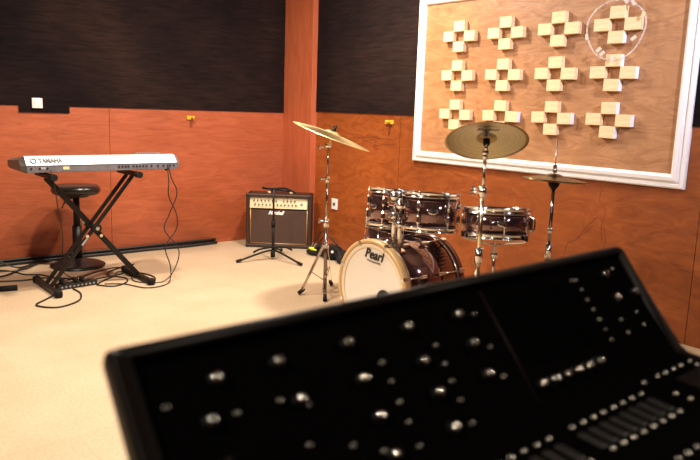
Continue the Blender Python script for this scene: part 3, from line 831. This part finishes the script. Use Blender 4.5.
# tom holder on top
hx, hy = 0.075, -0.115
th = obj('tom_holder', MB().box((hx, hy, BZ + rb - 0.025), (0.10, 0.09, 0.024), Matrix.Rotation(R(22), 3, 'X'), 0.006).cyl((hx, hy + 0.02, BZ + rb - 0.04), (hx, hy + 0.02, 0.90), 0.014).cyl((hx, hy - 0.03, BZ + rb - 0.05), (hx, hy - 0.03, 0.87), 0.014), 'chrome', bs)
for (y0, y1, z0) in ((hy + 0.02, hy + 0.13, 0.875), (hy - 0.03, hy - 0.11, 0.83)):
    obj('tom_arm', MB().cyl((hx, y0, z0), (hx + 0.06, y1, z0 - 0.02), 0.011).sphere((hx, y0, z0), 0.030).box((hx + 0.03, (y0 + y1) / 2, z0 - 0.015), (0.06, 0.034, 0.07), bevel=0.010), 'chrome', th)
    obj('wing_bolt', MB().cyl((hx - 0.02, y0, z0), (hx - 0.07, y0, z0 + 0.01), 0.007).box((hx - 0.07, y0, z0 + 0.01), (0.014, 0.048, 0.020), bevel=0.004), 'chrome', th)
    obj('memory_lock', MB().cyl((hx, y0, z0 - 0.13), (hx, y0, z0 - 0.09), 0.025).box((hx - 0.03, y0, z0 - 0.11), (0.03, 0.020, 0.024), bevel=0.005), 'chrome', th)
    obj('wing_bolt', MB().cyl((hx - 0.02, y0, z0 - 0.10), (hx - 0.06, y0 + 0.01, z0 - 0.09), 0.006).box((hx - 0.06, y0 + 0.01, z0 - 0.09), (0.012, 0.04, 0.018), bevel=0.004), 'chrome', th)

def tilt(tx, ty):
    return (R(tx), R(ty), 0)
drum('rack_tom', 'smaller rack tom nearer the gold cymbal, mounted over bass drum', 'tom drum', 0.128, 0.210, (2.915, 3.095, 0.668), normal_rot(VF * 0.10 + VR * 0.05 + Vector((0, 0, 1))), 6, seam=0.5, badge=cam_az - 0.95, group=None)
drum('rack_tom', 'larger rack tom with oval badge, mounted nearer the snare drum', 'tom drum', 0.153, 0.190, (2.925, 2.765, 0.700), normal_rot(VF * 0.09 + VR * 0.02 + Vector((0, 0, 1))), 6, seam=0.35, badge=cam_az - 0.02)
ft = drum('floor_tom', 'floor tom on legs half hidden behind the bass drum', 'tom drum', 0.203, 0.39, (3.23, 3.345, 0.235), tilt(0, 0), 8, seam=0.2)
for k in range(3):
    a = 2.9 + k * 2 * PI / 3
    c, s = math.cos(a) * 0.228, math.sin(a) * 0.228
    l = obj('leg', MB().cyl((c, s, -0.225), (c, s, 0.20), 0.0055, n=10), 'brass_steel', ft)
    obj('leg_bracket', MB().box((c * 0.96, s * 0.96, 0.12), (0.03, 0.03, 0.045), Matrix.Rotation(a, 3, 'Z'), 0.006), 'chrome', l)
    obj('rubber_foot', MB().cyl((c, s, -0.235), (c, s, -0.205), 0.012), 'black_matte', l)

SX, SY = 3.10, 2.425
sn = drum('snare_drum', 'shallow snare drum on a basket stand beside the hi-hat', 'snare drum', 0.175, 0.132, (SX, SY, 0.703), normal_rot(VF * 0.09 + Vector((0, 0, 1))), 8, seam=0.12, badge=cam_az - 0.02)
a = cam_az + 1.35
c, s = math.cos(a), math.sin(a)
obj('strainer', MB().box((c * 0.187, s * 0.187, 0.066), (0.022, 0.035, 0.075), Matrix.Rotation(a, 3, 'Z'), 0.005)
    .tube(smooth_pts([(c * 0.195, s * 0.195, 0.10), (c * 0.207, s * 0.207, 0.085), (c * 0.207, s * 0.207, 0.04), (c * 0.195, s * 0.195, 0.02)]), 0.005, 8), 'chrome', sn)

def tripod(t, z_hub, z_low, rad, angs, mat='chrome'):
    """three double legs: an upper strut from the hub to the foot and a brace to the pole"""
    rads = rad if isinstance(rad, tuple) else (rad,) * 3
    for a, rad in zip(angs, rads):
        c, s = math.cos(a), math.sin(a)
        side_ = Vector((-s, c, 0)) * 0.010
        mb = MB()
        foot = Vector((c * rad, s * rad, 0.014))
        for q in (-1, 1):
            mb.box((Vector((c * 0.02, s * 0.02, z_hub)) + foot) / 2 + side_ * q, (0.004, 0.010, (Vector((c * 0.02, s * 0.02, z_hub)) - foot).length), basis(Vector((c * 0.02, s * 0.02, z_hub)) - foot), 0.001, 1)
        l = obj('leg', mb, mat, t)
        mid = foot.lerp(Vector((c * 0.02, s * 0.02, z_hub)), 0.45)
        mb = MB()
        for q in (-1, 1):
            mb.cyl(mid + side_ * q * 0.6, Vector((c * 0.015, s * 0.015, z_low)) + side_ * q * 0.6, 0.0035, n=8)
        obj('brace', mb, mat, l)
        obj('rubber_foot', MB().cyl(foot + Vector((c * 0.015, s * 0.015, 0.0)), foot + Vector((-c * 0.03, -s * 0.03, 0.03)), 0.016, 0.013), 'black_matte', l)

ss = thing('snare_stand', 'chrome basket stand under the snare drum', 'drum stand', (SX, SY, 0))
obj('pole', MB().cyl((0, 0, 0.05), (0, 0, 0.42), 0.013).cyl((0, 0, 0.38), (0, 0, 0.645), 0.009), 'chrome', ss)
obj('collar', MB().cyl((0, 0, 0.38), (0, 0, 0.44), 0.021), 'chrome', ss)
obj('collar', MB().cyl((0, 0, 0.57), (0, 0, 0.61), 0.022), 'chrome', ss)
obj('collar_clamp', MB().box((-0.03, -0.02, 0.41), (0.04, 0.02, 0.02), bevel=0.005), 'chrome', ss)
for k in range(3):
    a = 0.6 + k * 2 * PI / 3
    c, s = math.cos(a), math.sin(a)
    obj('basket_arm', MB().tube([(0, 0, 0.640), (c * 0.09, s * 0.09, 0.668), (c * 0.183, s * 0.183, 0.686), (c * 0.196, s * 0.196, 0.698), (c * 0.196, s * 0.196, 0.715)], 0.006, 8), 'chrome', ss)
    obj('basket_grip', MB().cyl((c * 0.196, s * 0.196, 0.695), (c * 0.196, s * 0.196, 0.722), 0.010), 'black_matte', ss)
tripod(ss, 0.34, 0.10, 0.26, (0.3, 2.4, 4.5))

def cym_profile(r, bell=0.055, bh=0.016, bow=0.022, th=0.0012):
    up_ = [(0.006, bh + bow), (bell * 0.5, bh * 0.88 + bow), (bell * 0.85, bh * 0.35 + bow), (bell, bow)]
    for k in range(1, 9):
        q = k / 8
        up_.append((bell + (r - bell) * q, bow * (1 - q ** 1.7)))
    dn = [(a, z - th) for a, z in reversed(up_)]
    return up_ + dn

def cymbal(name, label, cat, r, loc, rot, mat='cymbal', **k):
    t = tag(obj(name, MB().lathe(cym_profile(r, **k), 72, closed=True), mat), label, cat)
    t.location = loc; t.rotation_euler = rot
    return t

def wing(mb, p, d, n=0.02):
    p = Vector(p); d = Vector(d).normalized()
    q = p + d * 0.035
    mb.cyl(p, q, 0.005, n=8)
    sd = d.cross(Vector((0, 0, 1)))
    for s in (-1, 1):
        mb.box(q + Vector((0, 0, 1)) * s * 0.010 + d * 0.006, (0.018, 0.006, 0.018), None, 0.003)
    return mb

# vector helpers of the photograph's viewpoint used only to aim tilts
# gold ride cymbal on the left stand
CL = Vector((3.185, 4.015, 1.188))
nL = Vector((0, 0, 1)) + VR * 0.35 - VF * 0.015
cymbal('ride_cymbal', 'bright gold ride cymbal tilted steeply on the leftmost cymbal stand', 'cymbal', 0.298, CL - nL.normalized() * 0.026, normal_rot(nL), bell=0.062, bh=0.02, bow=0.024)
CP = CL - VR * 0.028
cs = thing('cymbal_stand', 'chrome cymbal stand with narrow tripod under the gold ride cymbal', 'cymbal stand', (CP.x, CP.y, 0))
obj('pole', MB().cyl((0, 0, 0.02), (0, 0, 0.54), 0.0125).cyl((0, 0, 0.53), (0, 0, 0.86), 0.0095).cyl((0, 0, 0.85), (0, 0, 1.09), 0.007), 'chrome_dark', cs)
obj('collar', MB().cyl((0, 0, 0.50), (0, 0, 0.56), 0.020), 'chrome', cs)
obj('collar', MB().cyl((0, 0, 0.83), (0, 0, 0.875), 0.016), 'chrome', cs)
obj('collar', MB().cyl((0, 0, 0.34), (0, 0, 0.39), 0.024), 'chrome', cs)
obj('wing_nut', wing(MB(), (-0.01, 0.0, 0.545), (-0.75, 0.65, 0)), 'chrome', cs)
obj('wing_nut', wing(MB(), (-0.01, 0, 0.855), (-0.75, 0.65, 0)), 'chrome', cs)
obj('tilter', MB().cyl((-0.02, 0.016, 1.10), (0.02, -0.016, 1.10), 0.017).sphere((0, 0, 1.10), 0.020).cyl((0, 0, 1.09), (0.012, -0.010, 1.135), 0.008), 'chrome', cs)
obj('tilter_wing', wing(MB(), (-0.02, 0.016, 1.085), (-0.75, 0.65, -0.05)), 'chrome', cs)
nn = nL.normalized(); top = CL - Vector((CP.x, CP.y, 0))
obj('spindle', MB().cyl(Vector((0.006, -0.005, 1.115)), top + nn * 0.045, 0.0045), 'chrome', cs)
obj('felt', MB().cyl(top - nn * 0.010, top - nn * 0.022, 0.016), 'black_matte', cs)
obj('felt', MB().cyl(top + nn * 0.017, top + nn * 0.028, 0.017), 'black_matte', cs)
obj('top_nut', MB().cyl(top + nn * 0.030, top + nn * 0.050, 0.016, 0.012).box(top + nn * 0.048, (0.034, 0.012, 0.018), None, 0.004), 'black', cs)
tripod(cs, 0.36, 0.10, (0.20, 0.20, 0.26), (math.atan2(0.03, -0.17), math.atan2(0.17, 0.22), math.atan2(-0.24, -0.18)))
obj('rod_foot', MB().cyl((0, 0, 0.006), (0, 0, 0.03), 0.015), 'chrome_dark', cs)

# crash cymbal seen from below
CR = Vector((2.795, 2.285, 1.245))
nR = Vector((0, 0, 1)) + VF * 0.56 + VR * 0.03
cc = cymbal('crash_cymbal', 'crash cymbal showing its shaded bronze underside on the tall stand before the snare', 'cymbal', 0.207, CR - nR.normalized() * 0.022, normal_rot(nR), 'cymbal_shaded', bell=0.05, bow=0.022)
ms = nR.normalized()
Xl = VR.copy(); Yl = (-ms).cross(Xl); Yl = Yl if Yl.z > 0 else -Yl
mt = Matrix((Xl, Yl, Xl.cross(Yl))).transposed().to_4x4()
mt.translation = CR - ms * 0.015 + Yl * 0.112 - VR * 0.015
mt = (Matrix.Translation(cc.location) @ cc.rotation_euler.to_matrix().to_4x4()).inverted() @ mt
text_mesh('maker_name', 'ZILDJIAN', 0.026, 'ink', cc, mt, shear=0.2, offset=0.0012, extrude=0.0004)
cs = thing('cymbal_stand', 'tall chrome cymbal stand under the crash cymbal before the snare drum', 'cymbal stand', (CR.x, CR.y, 0))
obj('pole', MB().cyl((0, 0, 0.02), (0, 0, 0.56), 0.0145).cyl((0, 0, 0.55), (0, 0, 0.97), 0.0115).cyl((0, 0, 0.955), (0, 0, 1.15), 0.0085), 'brass_steel', cs)
obj('collar', MB().cyl((0, 0, 0.60), (0, 0, 0.68), 0.020), 'chrome', cs)
obj('collar', MB().cyl((0, 0, 0.945), (0, 0, 1.0), 0.020), 'chrome', cs)
obj('collar', MB().cyl((0, 0, 0.34), (0, 0, 0.39), 0.026), 'chrome', cs)
obj('wing_nut', wing(MB(), (-0.01, 0.008, 0.985), (-0.78, 0.63, 0)), 'chrome', cs)
obj('wing_nut', wing(MB(), (-0.01, 0.008, 0.965), (-0.6, 0.8, 0.1)), 'chrome', cs)
obj('tilter', MB().cyl((0, 0, 1.14), (0, 0, 1.165), 0.013).sphere((0, 0, 1.172), 0.018).cyl((0, 0, 1.17), CR - Vector((CR.x, CR.y, 0)) - ms * 0.04, 0.009), 'chrome', cs)
top = CR - Vector((CR.x, CR.y, 0))
obj('spindle', MB().cyl(top - ms * 0.05, top + ms * 0.04, 0.0045), 'chrome', cs)
obj('felt', MB().cyl(top - ms * 0.010, top - ms * 0.040, 0.017), 'black_matte', cs)
obj('top_nut', MB().cyl(top + ms * 0.014, top + ms * 0.034, 0.014), 'black', cs)
tripod(cs, 0.40, 0.12, 0.30, (0.9, 3.0, 5.1))

# hi-hat
HX, HY = 3.338, 2.237
hs = thing('hi_hat_stand', 'chrome hi-hat stand with pull rod rising at the right of the kit', 'hi-hat stand', (HX, HY, 0))
obj('pole', MB().cyl((0, 0, 0.03), (0, 0, 0.62), 0.0135).cyl((0, 0, 0.60), (0, 0, 0.985), 0.0105), 'chrome_dark', hs)
obj('pull_rod', MB().cyl((0, 0, 0.98), (0, 0, 1.235), 0.0035), 'chrome', hs)
obj('collar', MB().cyl((0, 0, 0.58), (0, 0, 0.66), 0.019), 'chrome', hs)
obj('collar', MB().cyl((0, 0, 0.72), (0, 0, 0.75), 0.015), 'chrome', hs)
obj('seat_cup', MB().lathe([(0, 0.965), (0.014, 0.965), (0.030, 0.990), (0.030, 1.004), (0, 1.004)], 20), 'black_matte', hs)
obj('clutch', MB().cyl((0, 0, 1.058), (0, 0, 1.085), 0.012).box((0, 0, 1.09), (0.030, 0.012, 0.02), bevel=0.003), 'chrome', hs)
obj('pedal', MB().box((-0.16, -0.06, 0.045), (0.26, 0.075, 0.012), Matrix.Rotation(R(8), 3, 'Y'), 0.004).box((-0.12, -0.05, 0.012), (0.34, 0.08, 0.010), None, 0.003), 'chrome_dark', hs)
tripod(hs, 0.34, 0.10, 0.27, (0.7, 2.2, 5.0))
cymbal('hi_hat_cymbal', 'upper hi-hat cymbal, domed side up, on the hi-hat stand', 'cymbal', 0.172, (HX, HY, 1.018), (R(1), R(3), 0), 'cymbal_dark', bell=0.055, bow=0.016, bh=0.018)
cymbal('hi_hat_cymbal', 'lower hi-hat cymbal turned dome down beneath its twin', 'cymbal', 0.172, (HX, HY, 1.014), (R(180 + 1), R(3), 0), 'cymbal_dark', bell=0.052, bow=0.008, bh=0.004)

# ------------------------------------------------------------------ mixing console in the foreground
UX = 0.223
Tp = Vector((UX, 0.630, 1.136)); Bp = Vector((UX, 0.497, 0.983))
dv = (Bp - Tp).normalized(); nv = Vector((1, 0, 0)).cross(dv); nv = nv if nv.z > 0 else -nv
dl = Vector((0, -1, -0.10)).normalized(); nl = Vector((1, 0, 0)).cross(dl); nl = nl if nl.z > 0 else -nl
CW = 0.917
mx = thing('mixing_console', 'large black mixing console with knobs and dark screen in the foreground', 'mixing console', (UX + CW / 2, 0.38, 0.905))
FY = 0.125
FZ = Bp.z - (Bp.y - FY) * 0.10
body = [(Tp.y + 0.008, Tp.z - 0.012), (Tp.y, Tp.z - 0.004), (Bp.y, Bp.z - 0.004), (FY, FZ - 0.004), (FY - 0.012, FZ - 0.02), (FY + 0.01, 0.912), (0.50, 0.912), (0.512, 0.96)]
obj('body', MB().prism(body, UX + 0.018, UX + CW - 0.012), 'console', mx, True)
for sx in (0.10, 0.82):
    for sy in (0.17, 0.47):
        obj('rubber_foot', MB().cyl((UX + sx, sy, 0.9055), (UX + sx, sy, 0.914), 0.016), 'black_matte', mx, True)
# end cheeks, rounded, standing slightly proud of the surface
def arc(c, r, a0, a1, n=5):
    return [(c[0] + r * math.cos(R(a0 + (a1 - a0) * k / n)), c[1] + r * math.sin(R(a0 + (a1 - a0) * k / n))) for k in range(n + 1)]
cheek = arc((Tp.y - 0.008, Tp.z - 0.0205), 0.0185, -10, 130) + [(Bp.y + 0.001, Bp.z + 0.002), (Bp.y - 0.012, Bp.z - 0.001), (FY + 0.01, FZ + 0.004)] + arc((FY + 0.004, FZ - 0.014), 0.017, 95, 200, 4) + [(FY + 0.01, 0.910), (0.503, 0.910), (0.515, 0.955)]
for x0, x1 in ((UX + 0.007, UX + 0.024), (UX + CW - 0.014, UX + CW)):
    mb = MB().prism(cheek, x0, x1)
    bmesh.ops.bevel(mb.bm, geom=[e for e in mb.bm.edges if abs(e.verts[0].co.x - e.verts[1].co.x) < 1e-6], offset=0.004, segments=3, affect='EDGES', profile=0.5)
    o = obj('end_cheek', mb, 'console_rim', mx, True)
    for p in o.data.polygons: p.use_smooth = True
# rolled top rim
mb = MB()
prof = arc((Tp.y - 0.007, Tp.z - 0.019), 0.0175, -20, 140, 8) + [(Tp.y - 0.008, Tp.z - 0.016)]
mb.prism(prof, UX + 0.018, UX + CW - 0.010)
o = obj('top_rim', mb, 'console_rim', mx, True)
for p in o.data.polygons: p.use_smooth = len(p.vertices) == 4
for k in range(6):
    pass
om = origin(mx)
def PU(u, v, h=0.0): return Tp + Vector((u, 0, 0)) + dv * v + nv * h
def PL(u, v, h=0.0): return Bp + Vector((u, 0, 0)) + dl * v + nl * h
RU = Matrix((Vector((1, 0, 0)), -dv, nv)).transposed()
RL = Matrix((Vector((1, 0, 0)), -dl, nl)).transposed()
def on_upper(mb, u, v, h=0.0):
    m = RU.to_4x4(); m.translation = PU(u, v, h); return mb.xf(m)
def on_lower(mb, u, v, h=0.0):
    m = RL.to_4x4(); m.translation = PL(u, v, h); return mb.xf(m)
# display and dividing lines
sc = obj('screen', on_upper(MB().box((0, 0, 0), (0.180, 0.104, 0.002), None, 0.0008, 1), 0.640, 0.098, -0.0032), 'screen', mx, True)
mb = MB()
q = [(0.529, 0.026), (0.529, 0.192)]
mb.tube([PU(*q[0], -0.0025), PU(*q[1], -0.0025)], 0.0012, 6)
obj('panel_seam', mb, 'console_line', mx, True)
for (u, v, l) in ((0.30, 0.034, 0.045), (0.375, 0.034, 0.035), (0.405, 0.028, 0.035), (0.462, 0.030, 0.03), (0.50, 0.044, 0.03), (0.19, 0.034, 0.035), (0.60, 0.034, 0.035), (0.105, 0.036, 0.04),
                  (0.29, 0.122, 0.02), (0.225, 0.098, 0.02), (0.275, 0.122, 0.02), (0.83, 0.030, 0.02), (0.83, 0.108, 0.02), (0.885, 0.106, 0.02), (0.495, 0.083, 0.02), (0.495, 0.125, 0.02)):
    obj('printed_legend', on_upper(MB().box((0, 0, 0), (l, 0.0045, 0.0006)), u, v, -0.0030), 'console_print', mx, True)

# knobs: one built, the rest copied
def knob_mesh():
    return MB().lathe([(0, 0), (0.0088, 0), (0.0086, 0.007), (0.0080, 0.0085), (0.0, 0.0090)], 20)
def cap_mesh():
    return MB().lathe([(0.0075 * math.cos(R(a)), 0.0085 + 0.0075 * math.sin(R(a))) for a in range(0, 90, 9)] + [(0, 0.0160)], 20)
kn = obj('knob', knob_mesh(), 'knob', mx)
kn.rotation_euler = RU.to_euler()
kc = obj('knob_glint_cap', cap_mesh(), 'knob_glint_cap', kn)  # dome added on each black knob so it shows a highlight
knobs = [(0.270, 0.054), (0.270, 0.099), (0.270, 0.143), (0.367, 0.054), (0.367, 0.099), (0.366, 0.140), (0.364, 0.183), (0.460, 0.054), (0.460, 0.096), (0.459, 0.139),
         (0.101, 0.056), (0.174, 0.055), (0.081, 0.095), (0.183, 0.100), (0.829, 0.049), (0.824, 0.091), (0.881, 0.090), (0.081, 0.140), (0.268, 0.186)]
knobs += [(0.5465 + 0.0285 * k, 0.1745) for k in range(6)]
for i, (u, v) in enumerate(knobs):
    o = kn if i == 0 else copy_part(kn, mx)
    o.location = PU(u, v, -0.004) - om
bt = obj('button', MB().sphere((0, 0, 0.003), 0.0042, (1.15, 0.9, 0.75), 16), 'button_dim', mx)
bt.rotation_euler = RU.to_euler()
singles = [(0.309, 0.086), (0.309, 0.110), (0.308, 0.135), (0.307, 0.159), (0.307, 0.187), (0.224, 0.161), (0.258, 0.178), (0.401, 0.084), (0.400, 0.109), (0.399, 0.132), (0.398, 0.156), (0.398, 0.186),
           (0.494, 0.058), (0.492, 0.106), (0.488, 0.147), (0.191, 0.107), (0.175, 0.146), (0.111, 0.094), (0.162, 0.094), (0.806, 0.127), (0.804, 0.149), (0.861, 0.123), (0.858, 0.146), (0.867, 0.042), (0.741, 0.045), (0.045, 0.070)]
singles += [(0.752, 0.046 + 0.0175 * k) for k in range(7)]
for i, (u, v) in enumerate(singles):
    o = bt if i == 0 else copy_part(bt, mx)
    o.location = PU(u, v, -0.004) - om
# lower surface
bl = obj('button', MB().sphere((0, 0, 0.003), 0.0050, (1.1, 0.9, 0.75), 16), 'button', mx)
bl.rotation_euler = RL.to_euler()
us8 = [0.519 + 0.0247 * k for k in range(8)]
us16 = [0.469 - 0.0247 * k for k in range(14)]
rows = [(u, 0.048) for u in us8 + us16] + [(u, 0.104) for u in us8 + us16[:8]] + [(u, 0.160) for u in us8 + us16[:4]] \
    + [(u, 0.032) for u in (0.732, 0.773, 0.798, 0.824, 0.849, 0.880)] + [(0.877, 0.045), (0.740, 0.075), (0.744, 0.095)]
for i, (u, v) in enumerate(rows):
    o = bl if i == 0 else copy_part(bl, mx)
    o.location = PL(u, v, -0.004) - om
ml = obj('level_meter', MB().box((0, 0, 0.001), (0.0125, 0.034, 0.003), None, 0.0008, 1), 'meter', mx)
ml.rotation_euler = RL.to_euler()
for k in range(5):
    obj('meter_segment', MB().box((0, -0.013 + 0.0065 * k, 0.0028), (0.009, 0.0035, 0.0008)), 'button_dim', ml)
for i, u in enumerate(us8 + us16[:10]):
    o = ml if i == 0 else copy_part(ml, mx)
    o.location = PL(u, 0.077, -0.004) - om
fs = obj('fader_slot', MB().box((0, 0, 0.0), (0.003, 0.110, 0.0012)), 'ink', mx)
fs.rotation_euler = RL.to_euler()
fc = obj('fader_cap', MB().box((0, 0, 0.008), (0.012, 0.026, 0.012), None, 0.003, 2), 'knob', fs)
for i, u in enumerate(us8 + us16[:8] + [0.742, 0.79, 0.815, 0.84]):
    o = fs if i == 0 else copy_part(fs, mx)
    o.location = PL(u, 0.240, -0.0035) - om
# channel keypad at the right of the lower surface
obj('talkback_module', on_lower(MB().box((0, 0, 0), (0.085, 0.050, 0.003), None, 0.001, 1), 0.835, 0.075, -0.002), 'console_rim', mx, True)
obj('talkback_knob', on_lower(MB().cyl((0, 0, 0), (0, 0, 0.022), 0.007, 0.006), 0.852, 0.070, 0.0), 'label_grey', mx, True)

# the console stands turned a hair from the wall line
ang = R(0.8)
piv = Vector((UX + CW, 0.63, 0))
d_ = mx.location - piv
mx.location = piv + Matrix.Rotation(ang, 3, 'Z') @ d_
mx.rotation_euler = (0, -R(0.35), ang)
mx.location.z += 0.003
# desk that carries the console
dk = thing('mixing_desk', 'plain black desk under the mixing console', 'desk', (0.68, 0.40, 0))
obj('desktop', MB().box((0.68, 0.335, 0.887), (1.06, 0.40, 0.036), bevel=0.004), 'desk', dk, True)
for sx in (0.19, 1.17):
    for sy in (0.17, 0.50):
        obj('leg', MB().box((sx, sy, 0.4345), (0.045, 0.045, 0.869), bevel=0.003), 'desk', dk, True)

# ------------------------------------------------------------------ light
def lamp(name, loc, power, size, col=(1, 0.86, 0.70), target=None, spread=None, typ='AREA'):
    l = bpy.data.lights.new(name, typ)
    l.energy = power; l.color = col
    if typ == 'AREA':
        l.shape = 'DISK'; l.size = size
        if spread: l.spread = spread
    else: l.shadow_soft_size = size
    o = bpy.data.objects.new(name, l)
    COL.objects.link(o); o.location = loc
    d = (Vector(target) - Vector(loc)) if target else Vector((0, 0, -1))
    o.rotation_euler = d.to_track_quat('-Z', 'Y').to_euler()
    return o
lamp('ceiling_lamp', (2.2, 4.5, 2.9), 85, 0.22)
lamp('ceiling_lamp', (3.35, 4.25, 2.9), 90, 0.20)
lamp('ceiling_lamp', (0.6, 3.0, 2.9), 125, 0.25)
lamp('console_glint_lamp', (-1.5, 0.1, 2.85), 9, 0.2, target=(0.6, 0.5, 1.0), spread=R(60))  # added unseen lamp, aimed at the console to raise knob highlights
lamp('console_glint_lamp', (2.5, -0.9, 2.85), 8, 0.2, target=(0.75, 0.45, 1.0), spread=R(60))  # second added lamp, set apart so the highlights come in pairs
lamp('cool_spot_lamp', (3.0, -0.1, 2.8), 22, 0.14, (0.80, 0.80, 1.0), (4.2, 3.0, 1.7), R(70))
w_ = bpy.data.worlds.new('world'); SC.world = w_
w_.use_nodes = True
w_.node_tree.nodes['Background'].inputs[0].default_value = (0.9, 0.6, 0.4, 1)
w_.node_tree.nodes['Background'].inputs[1].default_value = 0.02

# ------------------------------------------------------------------ camera
cd = bpy.data.cameras.new('camera')
cam = bpy.data.objects.new('camera', cd); COL.objects.link(cam)
rows_ = ((0.7683899686, 0.0822752031, 0.6346712905), (-0.6390736446, 0.1514591037, 0.7540855500), (0.0340842030, 0.9850334669, -0.1689595699))
mw = Matrix(((rows_[0][0], rows_[0][1], -rows_[0][2], 0), (rows_[1][0], rows_[1][1], -rows_[1][2], 0), (rows_[2][0], rows_[2][1], -rows_[2][2], 1.36), (0, 0, 0, 1)))
cam.matrix_world = mw
cd.sensor_width = 36; cd.lens = 702 * 36 / 700
cd.clip_start = 0.02
cd.dof.use_dof = True; cd.dof.focus_distance = 4.4; cd.dof.aperture_fstop = 4.0
SC.camera = cam
SC.view_settings.view_transform = 'Standard'
SC.view_settings.look = 'None'
SC.view_settings.gamma = 1
SC.view_settings.exposure = 0.0
SC.view_settings.use_curve_mapping = False
